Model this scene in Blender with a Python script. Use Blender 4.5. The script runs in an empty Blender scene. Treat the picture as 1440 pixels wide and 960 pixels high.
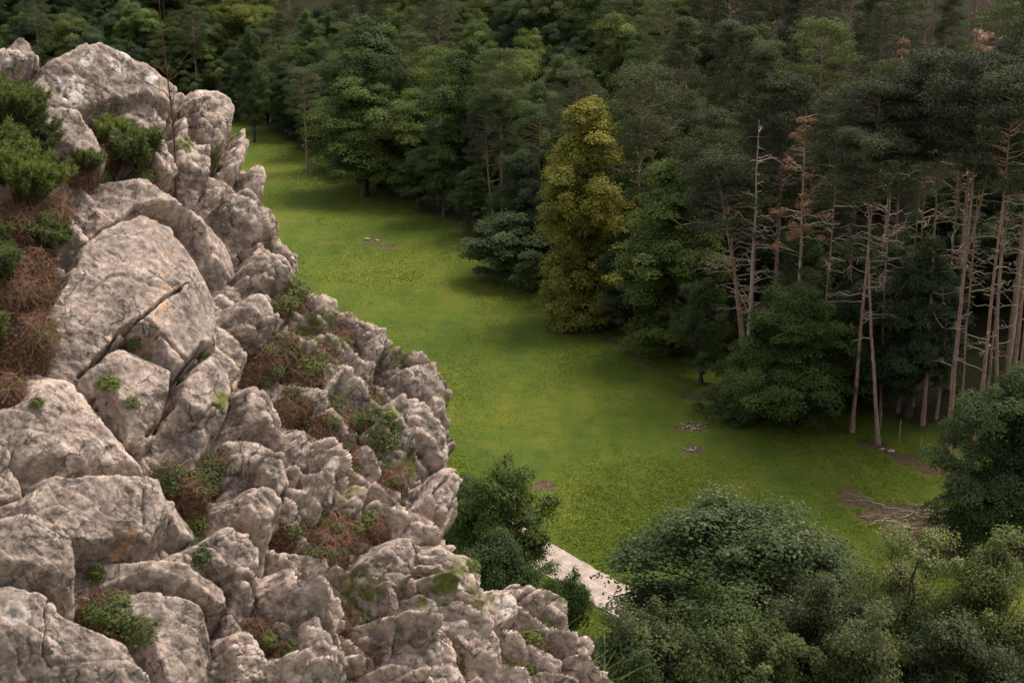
import bpy, math, random
import numpy as np
from mathutils import Vector

rng = np.random.default_rng(7)
random.seed(7)
scene = bpy.context.scene
COL = scene.collection

# ------------------------------------------------------------------ camera geometry (also used to survey where things stand)
CAMZ = 36.0
PITCH = math.radians(16.2)
F = 2000.0                                  # focal length in pixels of the 1440 px wide photograph
CP, SP = math.cos(PITCH), math.sin(PITCH)
CAM = np.array([0.0, 0.0, CAMZ])
FW = np.array([0.0, CP, -SP]); UP = np.array([0.0, SP, CP]); RT = np.array([1.0, 0.0, 0.0])


def ray(px, py):
    return FW + RT * ((px - 720) / F) + UP * ((480 - py) / F)


def flat(px, py, z=0.0):
    d = ray(px, py)
    t = (z - CAMZ) / d[2]
    return CAM + d * t


# ------------------------------------------------------------------ numpy noise
def _hash(ix, iy, iz, seed):
    h = (ix * 374761393 + iy * 668265263 + iz * 2147483647 + seed * 974711) & 0xFFFFFFFF
    h = ((h ^ (h >> 13)) * 1274126177) & 0xFFFFFFFF
    h = ((h ^ (h >> 16)) * 2246822519) & 0xFFFFFFFF
    return ((h ^ (h >> 15)) & 0xFFFFFF) / float(0xFFFFFF)


def vnoise(p, seed=0):
    p = np.asarray(p, dtype=np.float64)
    i = np.floor(p).astype(np.int64)
    f = p - i
    f = f * f * f * (f * (f * 6 - 15) + 10)
    x, y, z = i[..., 0], i[..., 1], i[..., 2]
    fx, fy, fz = f[..., 0], f[..., 1], f[..., 2]
    r = 0
    for dx in (0, 1):
        wx = fx if dx else 1 - fx
        for dy in (0, 1):
            wy = fy if dy else 1 - fy
            for dz in (0, 1):
                wz = fz if dz else 1 - fz
                r = r + wx * wy * wz * _hash(x + dx, y + dy, z + dz, seed)
    return r * 2 - 1


def fbm(p, octv=4, seed=0, gain=0.5, lac=2.03):
    a, s, tot = 1.0, 0.0, 0.0
    q = np.array(p, dtype=np.float64)
    for k in range(octv):
        s = s + a * vnoise(q, seed + k)
        tot += a
        a *= gain
        q = q * lac + 11.3
    return s / tot


def ridged(p, octv=4, seed=0):
    a, s, tot = 1.0, 0.0, 0.0
    q = np.array(p, dtype=np.float64)
    for k in range(octv):
        s = s + a * (1 - np.abs(vnoise(q, seed + k)) * 2)
        tot += a
        a *= 0.5
        q = q * 2.1 + 5.7
    return s / tot


def sstep(a, b, x):
    t = np.clip((x - a) / (b - a), 0, 1)
    return t * t * (3 - 2 * t)


# ------------------------------------------------------------------ scene graph helpers
def tag(o, label=None, cat=None, group=None, kind=None):
    if label: o['label'] = label
    if cat: o['category'] = cat
    if group: o['group'] = group
    if kind: o['kind'] = kind
    return o


def empty(name, loc, rz=0.0):
    o = bpy.data.objects.new(name, None)
    o.empty_display_size = 0.2
    COL.objects.link(o)
    o.location = loc
    o.rotation_euler = (0, 0, rz)
    return o


def mesh_np(name, V, faces, mat, parent=None, attrs=None, smooth=False, fattr=None, mats=None):
    """faces: (n,k) int array, or a list of such arrays"""
    me = bpy.data.meshes.new(name)
    if not isinstance(faces, list):
        faces = [faces]
    faces = [f for f in faces if len(f)]
    V = np.asarray(V, dtype=np.float32)
    nl = sum(f.size for f in faces)
    npoly = sum(len(f) for f in faces)
    me.vertices.add(len(V)); me.vertices.foreach_set('co', V.ravel())
    me.loops.add(nl); me.polygons.add(npoly)
    me.loops.foreach_set('vertex_index', np.concatenate([f.ravel() for f in faces]).astype(np.int32))
    tot = np.concatenate([np.full(len(f), f.shape[1]) for f in faces])
    st = np.concatenate([[0], np.cumsum(tot)[:-1]]).astype(np.int32)
    me.polygons.foreach_set('loop_start', st)
    me.update(calc_edges=True)
    me.polygons.foreach_set('use_smooth', np.full(npoly, smooth, dtype=bool))
    for k, a in (attrs or {}).items():
        at = me.attributes.new(k, 'FLOAT', 'POINT'); at.data.foreach_set('value', np.asarray(a, dtype=np.float32))
    for k, a in (fattr or {}).items():
        at = me.attributes.new(k, 'FLOAT', 'FACE'); at.data.foreach_set('value', np.asarray(a, dtype=np.float32))
    for m in (mats or [mat]):
        me.materials.append(m)
    o = bpy.data.objects.new(name, me)
    COL.objects.link(o)
    if parent is not None:
        o.parent = parent
    return o


def copy_tree(o, parent=None):
    c = o.copy(); COL.objects.link(c)
    c.parent = parent
    for ch in list(o.children):
        copy_tree(ch, c)
    return c


def tube(pts, rad, sides=7):
    """verts, quads of a tube along pts"""
    pts = np.asarray(pts, float); n = len(pts)
    t = np.gradient(pts, axis=0)
    t /= np.linalg.norm(t, axis=1)[:, None] + 1e-9
    ref = np.array([0.31, 0.17, 0.93]) if abs(t[0][2]) < 0.85 else np.array([1.0, 0.2, 0.1])
    a = np.cross(t, ref); a /= np.linalg.norm(a, axis=1)[:, None] + 1e-9
    b = np.cross(t, a)
    ang = np.linspace(0, 2 * np.pi, sides, endpoint=False)
    ring = a[:, None, :] * np.cos(ang)[None, :, None] + b[:, None, :] * np.sin(ang)[None, :, None]
    V = (pts[:, None, :] + ring * np.asarray(rad)[:, None, None]).reshape(-1, 3)
    i = np.arange(n - 1)[:, None] * sides
    k = np.arange(sides)[None, :]
    k2 = (k + 1) % sides
    Q = np.stack([i + k, i + k2, i + sides + k2, i + sides + k], -1).reshape(-1, 4)
    return V, Q


class MB:
    def __init__(s): s.V = []; s.Q = []; s.n = 0; s.mi = []; s.cur = 0

    def add(s, V, Q):
        s.V.append(V); s.Q.append(Q + s.n); s.n += len(V); s.mi.append(np.full(len(Q), s.cur, np.int32))

    def tube(s, pts, rad, sides=7): s.add(*tube(pts, rad, sides))

    def build(s, name, mat, parent=None, smooth=True, **k):
        mats = mat if isinstance(mat, list) else [mat]
        o = mesh_np(name, np.concatenate(s.V), np.concatenate(s.Q), mats[0], parent, smooth=smooth, mats=mats, **k)
        if len(mats) > 1: o.data.polygons.foreach_set('material_index', np.concatenate(s.mi))
        return o


# ------------------------------------------------------------------ materials
def new_mat(name):
    m = bpy.data.materials.new(name); m.use_nodes = True
    nt = m.node_tree; nt.nodes.clear()
    out = nt.nodes.new('ShaderNodeOutputMaterial')
    return m, nt, out


def nd(nt, typ, **kw):
    n = nt.nodes.new(typ)
    for k, v in kw.items():
        if k in n.inputs: n.inputs[k].default_value = v
        else: setattr(n, k, v)
    return n


def ramp(nt, stops, src, interp='LINEAR'):
    r = nt.nodes.new('ShaderNodeValToRGB'); r.color_ramp.interpolation = interp
    e = r.color_ramp.elements
    while len(e) > 1: e.remove(e[0])
    e[0].position, e[0].color = stops[0][0], (*stops[0][1], 1)
    for p, c in stops[1:]:
        x = e.new(p); x.color = (*c, 1)
    nt.links.new(src, r.inputs[0])
    return r.outputs[0]


def mixc(nt, fac, a, b, blend='MIX'):
    m = nt.nodes.new('ShaderNodeMix'); m.data_type = 'RGBA'; m.blend_type = blend
    for s, v in ((m.inputs[0], fac), (m.inputs[6], a), (m.inputs[7], b)):
        if isinstance(v, (int, float)): s.default_value = v
        elif isinstance(v, tuple): s.default_value = (*v, 1)
        else: nt.links.new(v, s)
    return m.outputs[2]


def math_(nt, op, a, b=None, clamp=False):
    m = nt.nodes.new('ShaderNodeMath'); m.operation = op; m.use_clamp = clamp
    for s, v in ((m.inputs[0], a), (m.inputs[1], b)):
        if v is None: continue
        if isinstance(v, (int, float)): s.default_value = v
        else: nt.links.new(v, s)
    return m.outputs[0]


def noise(nt, vec, scale, detail=4, rough=0.55, dist=0.0):
    n = nd(nt, 'ShaderNodeTexNoise'); n.inputs['Scale'].default_value = scale
    n.inputs['Detail'].default_value = detail; n.inputs['Roughness'].default_value = rough
    n.inputs['Distortion'].default_value = dist
    if vec is not None: nt.links.new(vec, n.inputs['Vector'])
    return n.outputs['Fac']


def leaf_mat(name, dark, mid, light, trans=0.36, rough=0.7, spec=0.10):
    m, nt, out = new_mat(name)
    at = nd(nt, 'ShaderNodeAttribute'); at.attribute_name = 'tone'
    oi = nd(nt, 'ShaderNodeObjectInfo')
    v = math_(nt, 'ADD', at.outputs['Fac'], math_(nt, 'MULTIPLY', math_(nt, 'SUBTRACT', oi.outputs['Random'], 0.5), 0.42))
    c = ramp(nt, [(0.0, dark), (0.5, mid), (1.0, light)], v)
    hsv = nd(nt, 'ShaderNodeHueSaturation')
    r2 = math_(nt, 'FRACT', math_(nt, 'MULTIPLY', oi.outputs['Random'], 17.31))
    r3 = math_(nt, 'FRACT', math_(nt, 'MULTIPLY', oi.outputs['Random'], 71.7))
    nt.links.new(math_(nt, 'ADD', 0.486, math_(nt, 'MULTIPLY', r2, 0.030)), hsv.inputs['Hue'])
    nt.links.new(math_(nt, 'ADD', 0.80, math_(nt, 'MULTIPLY', r3, 0.42)), hsv.inputs['Value'])
    nt.links.new(math_(nt, 'ADD', 0.80, math_(nt, 'MULTIPLY', r3, 0.25)), hsv.inputs['Saturation'])
    nt.links.new(c, hsv.inputs['Color']); c = hsv.outputs[0]
    p = nd(nt, 'ShaderNodeBsdfPrincipled'); nt.links.new(c, p.inputs['Base Color'])
    p.inputs['Roughness'].default_value = rough
    p.inputs['Specular IOR Level'].default_value = spec
    t = nd(nt, 'ShaderNodeBsdfTranslucent')
    tc = mixc(nt, 1.0, c, (1.0, 1.05, 0.45), 'MULTIPLY'); nt.links.new(tc, t.inputs['Color'])
    mx = nd(nt, 'ShaderNodeMixShader'); mx.inputs[0].default_value = trans
    nt.links.new(p.outputs[0], mx.inputs[1]); nt.links.new(t.outputs[0], mx.inputs[2])
    nt.links.new(mx.outputs[0], out.inputs[0])
    return m


def bark_mat(name, c1, c2, scale=3.0):
    m, nt, out = new_mat(name)
    tc = nd(nt, 'ShaderNodeTexCoord'); mp = nd(nt, 'ShaderNodeMapping')
    mp.inputs['Scale'].default_value = (scale, scale, scale * 0.35)
    nt.links.new(tc.outputs['Object'], mp.inputs['Vector'])
    n1 = noise(nt, mp.outputs[0], 2.0, 6, 0.65)
    c = ramp(nt, [(0.3, c1), (0.7, c2)], n1)
    p = nd(nt, 'ShaderNodeBsdfPrincipled'); p.inputs['Roughness'].default_value = 0.9
    p.inputs['Specular IOR Level'].default_value = 0.15
    nt.links.new(c, p.inputs['Base Color'])
    b = nd(nt, 'ShaderNodeBump'); b.inputs['Strength'].default_value = 0.6; b.inputs['Distance'].default_value = 0.06
    nt.links.new(n1, b.inputs['Height']); nt.links.new(b.outputs[0], p.inputs['Normal'])
    nt.links.new(p.outputs[0], out.inputs[0])
    return m


M = {}
M['leaf_mid'] = leaf_mat('leaf_mid', (0.0324, 0.0520, 0.0156), (0.0784, 0.1118, 0.0325), (0.1690, 0.1950, 0.0546))
M['leaf_dark'] = leaf_mat('leaf_dark', (0.0236, 0.0396, 0.0172), (0.0527, 0.0792, 0.0317), (0.1081, 0.1386, 0.0528))
M['leaf_light'] = leaf_mat('leaf_light', (0.0431, 0.0621, 0.0138), (0.1029, 0.1311, 0.0299), (0.1973, 0.2070, 0.0529))
M['leaf_yellow'] = leaf_mat('leaf_yellow', (0.1, 0.108, 0.018), (0.225, 0.215, 0.032), (0.39, 0.345, 0.055), trans=0.32)
M['leaf_near'] = leaf_mat('leaf_near', (0.0336, 0.0512, 0.0159), (0.0750, 0.1000, 0.0293), (0.1746, 0.1830, 0.0634), spec=0.12)
M['leaf_elder'] = leaf_mat('leaf_elder', (0.034, 0.05, 0.016), (0.078, 0.098, 0.032), (0.215, 0.215, 0.095), spec=0.12)
M['needle'] = leaf_mat('needle', (0.0299, 0.0391, 0.0184), (0.0598, 0.0713, 0.0322), (0.1092, 0.1150, 0.0483), trans=0.12)
M['needle_green'] = leaf_mat('needle_green', (0.0368, 0.0529, 0.0207), (0.0782, 0.0978, 0.0345), (0.1495, 0.1610, 0.0552), trans=0.15)
M['needle_red'] = leaf_mat('needle_red', (0.10, 0.056, 0.034), (0.23, 0.125, 0.075), (0.36, 0.22, 0.14), trans=0.1)
M['spurge'] = leaf_mat('spurge', (0.038, 0.05, 0.017), (0.098, 0.116, 0.036), (0.195, 0.21, 0.068), trans=0.3)
M['herb'] = leaf_mat('herb', (0.036, 0.05, 0.014), (0.084, 0.104, 0.028), (0.165, 0.18, 0.056), trans=0.25)
M['grass'] = leaf_mat('grass', (0.066, 0.104, 0.013), (0.116, 0.15, 0.016), (0.18, 0.192, 0.03), trans=0.45, spec=0.15)
M['dry'] = leaf_mat('dry', (0.07, 0.032, 0.018), (0.16, 0.075, 0.040), (0.28, 0.16, 0.085), trans=0.1)
M['petal'] = leaf_mat('petal', (0.5, 0.33, 0.01), (0.65, 0.45, 0.015), (0.75, 0.55, 0.03), trans=0.2)
M['bark_pine'] = bark_mat('bark_pine', (0.13, 0.078, 0.062), (0.40, 0.25, 0.20))
M['bark_dark'] = bark_mat('bark_dark', (0.035, 0.028, 0.022), (0.095, 0.075, 0.06))
M['bark_dead'] = bark_mat('bark_dead', (0.22, 0.155, 0.125), (0.46, 0.34, 0.275))
M['post_wood'] = bark_mat('post_wood', (0.16, 0.12, 0.09), (0.36, 0.29, 0.22), 9)


def rock_material():
    m, nt, out = new_mat('limestone')
    tc = nd(nt, 'ShaderNodeTexCoord'); P = tc.outputs['Object']
    big = noise(nt, P, 2.2, 5, 0.6, 0.4)
    med = noise(nt, P, 9.0, 8, 0.68, 0.6)
    fine = noise(nt, P, 46.0, 6, 0.7)
    mot = noise(nt, P, 26.0, 7, 0.72, 0.35)
    base = ramp(nt, [(0.34, (0.165, 0.122, 0.098)), (0.47, (0.335, 0.253, 0.204)), (0.55, (0.500, 0.388, 0.316)), (0.69, (0.640, 0.512, 0.425))], math_(nt, 'ADD', math_(nt, 'MULTIPLY', mot, 0.6), math_(nt, 'MULTIPLY', med, 0.4)))
    # large grey weathering fields, plus shade painted on blocks that face the viewer
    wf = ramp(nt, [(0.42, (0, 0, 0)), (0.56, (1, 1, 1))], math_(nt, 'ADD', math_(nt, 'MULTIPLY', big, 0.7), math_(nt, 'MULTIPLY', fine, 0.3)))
    ab = nd(nt, 'ShaderNodeAttribute'); ab.attribute_name = 'weather_shade'
    ae = nd(nt, 'ShaderNodeAttribute'); ae.attribute_name = 'worn'  # thins the grey on convex edges: wear, and rim highlights painted in
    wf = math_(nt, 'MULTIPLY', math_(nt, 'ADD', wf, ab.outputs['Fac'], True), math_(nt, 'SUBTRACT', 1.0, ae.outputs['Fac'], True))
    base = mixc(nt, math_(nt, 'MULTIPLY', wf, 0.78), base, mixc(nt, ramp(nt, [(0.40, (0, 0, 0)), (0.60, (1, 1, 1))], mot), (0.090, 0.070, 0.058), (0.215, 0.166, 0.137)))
    # pale crustose lichen discs
    vo = nd(nt, 'ShaderNodeTexVoronoi'); vo.inputs['Scale'].default_value = 7.0
    wob = nd(nt, 'ShaderNodeVectorMath'); wob.operation = 'ADD'
    nn = nd(nt, 'ShaderNodeTexNoise'); nn.inputs['Scale'].default_value = 22; nn.inputs['Detail'].default_value = 4
    nt.links.new(P, nn.inputs['Vector'])
    sc = nd(nt, 'ShaderNodeVectorMath'); sc.operation = 'SCALE'; sc.inputs['Scale'].default_value = 0.07
    nt.links.new(nn.outputs['Color'], sc.inputs[0])
    nt.links.new(P, wob.inputs[0]); nt.links.new(sc.outputs[0], wob.inputs[1])
    nt.links.new(wob.outputs[0], vo.inputs['Vector'])
    sel = nd(nt, 'ShaderNodeSeparateColor'); nt.links.new(vo.outputs['Color'], sel.inputs[0])
    rad = math_(nt, 'MULTIPLY', math_(nt, 'SUBTRACT', sel.outputs[0], 0.45, True), 0.55)
    disc = math_(nt, 'MULTIPLY', math_(nt, 'GREATER_THAN', rad, vo.outputs['Distance']), math_(nt, 'GREATER_THAN', fine, 0.42))
    base = mixc(nt, math_(nt, 'MULTIPLY', disc, 0.42), base, (0.50, 0.44, 0.40))
    # black specks and pits
    sp = noise(nt, P, 30.0, 5, 0.75, 0.5)
    spk = ramp(nt, [(0.62, (0, 0, 0)), (0.67, (1, 1, 1))], sp)
    base = mixc(nt, math_(nt, 'MULTIPLY', spk, 0.72), base, (0.055, 0.046, 0.044))
    # thin dirty fractures
    mpf = nd(nt, 'ShaderNodeMapping'); mpf.inputs['Rotation'].default_value = (0.5, 0.9, 0.3); mpf.inputs['Scale'].default_value = (1.0, 0.45, 0.8)
    nt.links.new(wob.outputs[0], mpf.inputs['Vector'])
    fr = None
    for sc_, w_ in ((6.0, 0.016), (17.0, 0.030)):
        v2 = nd(nt, 'ShaderNodeTexVoronoi'); v2.feature = 'DISTANCE_TO_EDGE'; v2.inputs['Scale'].default_value = sc_
        nt.links.new(mpf.outputs[0], v2.inputs['Vector'])
        ln = math_(nt, 'MULTIPLY', math_(nt, 'LESS_THAN', v2.outputs['Distance'], w_), math_(nt, 'GREATER_THAN', noise(nt, P, sc_ * 0.55, 3, 0.6), 0.565))
        fr = ln if fr is None else math_(nt, 'MAXIMUM', fr, ln)
    base = mixc(nt, math_(nt, 'MULTIPLY', fr, 0.72), base, (0.040, 0.032, 0.028))
    # dark streaks where water runs down
    mps = nd(nt, 'ShaderNodeMapping'); mps.inputs['Scale'].default_value = (9.0, 9.0, 1.3); nt.links.new(P, mps.inputs['Vector'])
    stk = ramp(nt, [(0.56, (0, 0, 0)), (0.70, (0.5, 0.5, 0.5))], noise(nt, mps.outputs[0], 1.0, 4, 0.6))
    base = mixc(nt, stk, base, (0.085, 0.068, 0.062))
    # ochre / orange lichen
    ol = noise(nt, P, 5.5, 3, 0.5)
    ol2 = noise(nt, P, 38.0, 4, 0.6)
    orr = ramp(nt, [(0.70, (0, 0, 0)), (0.745, (1, 1, 1))], math_(nt, 'ADD', math_(nt, 'MULTIPLY', ol, 0.78), math_(nt, 'MULTIPLY', ol2, 0.30)))
    base = mixc(nt, math_(nt, 'MULTIPLY', math_(nt, 'MULTIPLY', orr, ramp(nt, [(0.5, (0, 0, 0)), (0.56, (1, 1, 1))], fine)), 0.6), base, (0.42, 0.215, 0.080))
    la = nd(nt, 'ShaderNodeAttribute'); la.attribute_name = 'lichen'
    base = mixc(nt, math_(nt, 'MULTIPLY', la.outputs['Fac'], ramp(nt, [(0.36, (0, 0, 0)), (0.5, (1, 1, 1))], ramp(nt, [(0.42, (0, 0, 0)), (0.52, (0.7, 0.7, 0.7))], mot))), base, (0.46, 0.40, 0.36))
    lo = nd(nt, 'ShaderNodeAttribute'); lo.attribute_name = 'orange'
    base = mixc(nt, math_(nt, 'MULTIPLY', lo.outputs['Fac'], ramp(nt, [(0.50, (0, 0, 0)), (0.54, (0.85, 0.85, 0.85))], noise(nt, P, 70.0, 4, 0.7))), base, (0.44, 0.20, 0.065))
    # moss film
    mo = nd(nt, 'ShaderNodeAttribute'); mo.attribute_name = 'moss'
    mf = math_(nt, 'MULTIPLY', mo.outputs['Fac'], ramp(nt, [(0.40, (0, 0, 0)), (0.55, (1, 1, 1))], med))
    base = mixc(nt, mf, base, mixc(nt, fine, (0.045, 0.055, 0.012), (0.15, 0.16, 0.03)))
    # soil with leaf litter where the ledges hold it
    so = nd(nt, 'ShaderNodeAttribute'); so.attribute_name = 'soil'
    sn = noise(nt, P, 60.0, 6, 0.75)
    soilc = ramp(nt, [(0.30, (0.030, 0.019, 0.014)), (0.50, (0.085, 0.047, 0.032)), (0.62, (0.17, 0.088, 0.055)), (0.75, (0.28, 0.185, 0.12))], sn)
    sf = ramp(nt, [(0.42, (0, 0, 0)), (0.58, (1, 1, 1))], math_(nt, 'ADD', so.outputs['Fac'], math_(nt, 'MULTIPLY', math_(nt, 'SUBTRACT', med, 0.5), 0.7)))
    base = mixc(nt, sf, base, soilc)
    p = nd(nt, 'ShaderNodeBsdfPrincipled'); p.inputs['Roughness'].default_value = 0.92
    p.inputs['Specular IOR Level'].default_value = 0.2
    nt.links.new(base, p.inputs['Base Color'])
    h = math_(nt, 'ADD', math_(nt, 'MULTIPLY', med, 1.0), math_(nt, 'MULTIPLY', fine, 0.35))
    h = math_(nt, 'SUBTRACT', h, math_(nt, 'ADD', math_(nt, 'MULTIPLY', spk, 0.35), math_(nt, 'MULTIPLY', fr, 0.7)))
    b = nd(nt, 'ShaderNodeBump'); b.inputs['Strength'].default_value = 0.7; b.inputs['Distance'].default_value = 0.010
    nt.links.new(h, b.inputs['Height'])
    # chipped facets: every cell of broken stone has a slope of its own
    acc = None
    for sc_, k_ in ((6.5, 0.75), (16.0, 0.75), (42.0, 0.6)):
        v3 = nd(nt, 'ShaderNodeTexVoronoi'); v3.inputs['Scale'].default_value = sc_
        nt.links.new(mpf.outputs[0], v3.inputs['Vector'])
        dv = nd(nt, 'ShaderNodeVectorMath'); dv.operation = 'SUBTRACT'
        nt.links.new(mpf.outputs[0], dv.inputs[0]); nt.links.new(v3.outputs['Position'], dv.inputs[1])
        cv = nd(nt, 'ShaderNodeVectorMath'); cv.operation = 'SUBTRACT'; cv.inputs[1].default_value = (0.5, 0.5, 0.5)
        nt.links.new(v3.outputs['Color'], cv.inputs[0])
        dt = nd(nt, 'ShaderNodeVectorMath'); dt.operation = 'DOT_PRODUCT'
        nt.links.new(dv.outputs[0], dt.inputs[0]); nt.links.new(cv.outputs[0], dt.inputs[1])
        q = math_(nt, 'MULTIPLY', dt.outputs['Value'], k_)
        acc = q if acc is None else math_(nt, 'ADD', acc, q)
    b2 = nd(nt, 'ShaderNodeBump'); b2.inputs['Strength'].default_value = 0.8; b2.inputs['Distance'].default_value = 1.0
    nt.links.new(acc, b2.inputs['Height']); nt.links.new(b.outputs[0], b2.inputs['Normal'])
    nt.links.new(b2.outputs[0], p.inputs['Normal'])
    nt.links.new(p.outputs[0], out.inputs[0])
    return m


M['rock'] = rock_material()

# ------------------------------------------------------------------ terrain
edge_px = [(300, 168), (372, 190), (455, 243), (560, 292), (620, 318), (700, 388), (770, 425), (850, 462), (940, 503),
           (1010, 565), (1100, 600), (1200, 624), (1330, 672), (1450, 765)]
EDGE = [np.array([-420.0, 330.0]), np.array([-160.0, 292.0])] + [flat(x, y)[:2] for x, y in edge_px] + \
       [np.array([52.0, 66.0]), np.array([74.0, 30.0]), np.array([90.0, -120.0])]
EDGE = np.array(EDGE)


def edge_dist(x, y):
    """signed distance beyond the edge of the meadow (positive in the wood)"""
    x = np.asarray(x, float); y = np.asarray(y, float)
    best = np.full(x.shape, 1e9); sgn = np.ones(x.shape)
    for a, b in zip(EDGE[:-1], EDGE[1:]):
        d = b - a; L = d @ d
        t = np.clip(((x - a[0]) * d[0] + (y - a[1]) * d[1]) / L, 0, 1)
        qx, qy = x - (a[0] + t * d[0]), y - (a[1] + t * d[1])
        dd = np.hypot(qx, qy)
        s = np.where(d[0] * qy - d[1] * qx > 0, 1.0, -1.0)   # left of a->b is up the hill
        m = dd < best - 1e-9
        best = np.where(m, dd, best); sgn = np.where(m, s, sgn)
    return best * sgn


# crag plane in camera space: 1/D = A + B px + C py
PA, PB, PC = 0.150, -0.0000715, 0.000075


def crag_point(px, py):
    d = ray(px, py)
    return CAM + d / (PA + PB * px + PC * py)


_p0, _p1, _p2 = crag_point(300, 500), crag_point(600, 500), crag_point(300, 800)
CN = np.cross(_p1 - _p0, _p0 - _p2); CN /= np.linalg.norm(CN)
if CN @ (CAM - _p0) < 0: CN = -CN


def terrain(x, y):
    x = np.asarray(x, float); y = np.asarray(y, float)
    s = edge_dist(x, y)
    s2 = np.maximum(s - 1.0, 0)
    hill = 0.55 * (s2 - 9 * (1 - np.exp(-s2 / 9.0))) + 0.05 * s2
    hill = 130 * (1 - np.exp(-hill / 130))
    P = np.stack([x, y, 0 * x], -1)
    und = 0.35 * vnoise(P / 31.0, 3) + 0.10 * vnoise(P / 9.0, 4)
    und = und + sstep(0, 4, s) * (0.5 * vnoise(P / 6.0, 5)) + sstep(10, 60, s) * 2.0 * vnoise(P / 25.0, 6)
    far = und + hill
    # the height the photographer and the crag stand on
    zp = _p0[2] - (CN[0] * (x - _p0[0]) + CN[1] * (y - _p0[1])) / CN[2] - 1.7
    zp = np.minimum(zp, 38.5)
    drop = np.where(y < 6.3, 60.0, 33.5 - 2.6 * (y - 6.3))
    drop = np.where(y < 6.3, 60.0 - 0 * y, drop)
    near = np.minimum(zp, drop)
    ledge = 34.2 - 5.0 * np.maximum(y + 0.6, 0)
    near = np.maximum(near, np.minimum(ledge, 34.2))
    talus = np.maximum(0, 11.0 - 0.25 * np.maximum(y - 8, 0)) * np.ones_like(x)
    talus = np.where(y < 8, 11.0, talus)
    talus = talus * (1 - sstep(60, 140, np.abs(x + 40)) * 0)
    near = np.maximum(near, talus)
    near = np.where(y < 60, near, 0)
    return np.maximum(far, near + 0.2 * vnoise(P / 3.0, 8) * (near > 0.3))


def T(x, y):
    return float(terrain(np.array([x]), np.array([y]))[0])


def ground_at(px, py):
    d = ray(px, py)
    t = np.linspace(40, 420, 4000)
    p = CAM[None] + d[None] * t[:, None]
    below = p[:, 2] < terrain(p[:, 0], p[:, 1])
    i = int(np.argmax(below))
    return p[i]


def axis(fine_lo, fine_hi, step, lo, hi):
    a = list(np.arange(fine_lo, fine_hi, step))
    g = step; v = fine_hi
    while v < hi: a.append(v); g *= 1.22; v += g
    g = step; v = fine_lo - step; b = []
    while v > lo: b.append(v); g *= 1.22; v -= g
    return np.array(sorted(b) + a)


gx = axis(-62, 62, 0.42, -1800, 1800)
gy = axis(60, 262, 0.5, -600, 2000)
GX, GY = np.meshgrid(gx, gy)
GZ = terrain(GX, GY)
S = edge_dist(GX, GY)
PP = np.stack([GX, GY, 0 * GX], -1)
GZ = GZ + 0.045 * fbm(PP / 0.9, 2, 21) * (S < 3)
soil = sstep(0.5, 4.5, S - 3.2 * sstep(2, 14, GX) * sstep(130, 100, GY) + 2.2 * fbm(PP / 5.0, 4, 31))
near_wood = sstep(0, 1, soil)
# bare patches (pixel survey of their centres, radii in metres)
patches = [((970, 600), 1.55, 0.75), ((972, 632), 0.75, 0.45), ((1200, 703), 1.9, 1.1), ((1262, 724), 2.8, 1.1), ((1300, 744), 3.4, 1.4),
           ((1395, 768), 4.2, 1.9), ((522, 337), 1.5, 0.9), ((460, 338), 1.2, 0.6), ((765, 682), 0.9, 0.5), ((985, 555), 1.8, 1.1), ((535, 346), 2.0, 0.6),
           ((1230, 628), 1.0, 0.7), ((1275, 648), 1.2, 0.7), ((1310, 662), 1.4, 0.7), ((1350, 672), 1.5, 0.9), ((1330, 768), 2.4, 0.9)]
W1 = fbm(PP / 0.8, 4, 41)
W2 = fbm(PP / 2.7 + 9, 3, 43)
bare = np.zeros_like(GX)
for (px, py), rx, ry in patches:
    c = flat(px, py)
    q = np.hypot((GX - c[0]) / rx, (GY - c[1]) / (ry * 1.9)) + 0.75 * W1 + 0.35 * W2
    bare = np.maximum(bare, 1 - sstep(0.72, 1.08, q))
# the trodden line leaving the wood and the worn streaks
def streak(p, q, w):
    a, b = flat(*p)[:2], flat(*q)[:2]; d = b - a
    t = np.clip(((GX - a[0]) * d[0] + (GY - a[1]) * d[1]) / (d @ d), 0, 1)
    return 1 - sstep(w * 0.4, w, np.hypot(GX - a[0] - t * d[0], GY - a[1] - t * d[1]) + 0.5 * w * W1)
trod = np.maximum(streak((845, 468), (905, 508), 0.6), streak((905, 508), (960, 535), 0.35))
trod = np.maximum(trod, streak((1225, 628), (1350, 676), 0.7))
bare = np.maximum(bare, trod * 0.85)
GZ = GZ - 0.06 * bare
ny, nx = GX.shape
idx = np.arange(ny * nx).reshape(ny, nx)
quads = np.stack([idx[:-1, :-1], idx[:-1, 1:], idx[1:, 1:], idx[1:, :-1]], -1).reshape(-1, 4)


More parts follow.
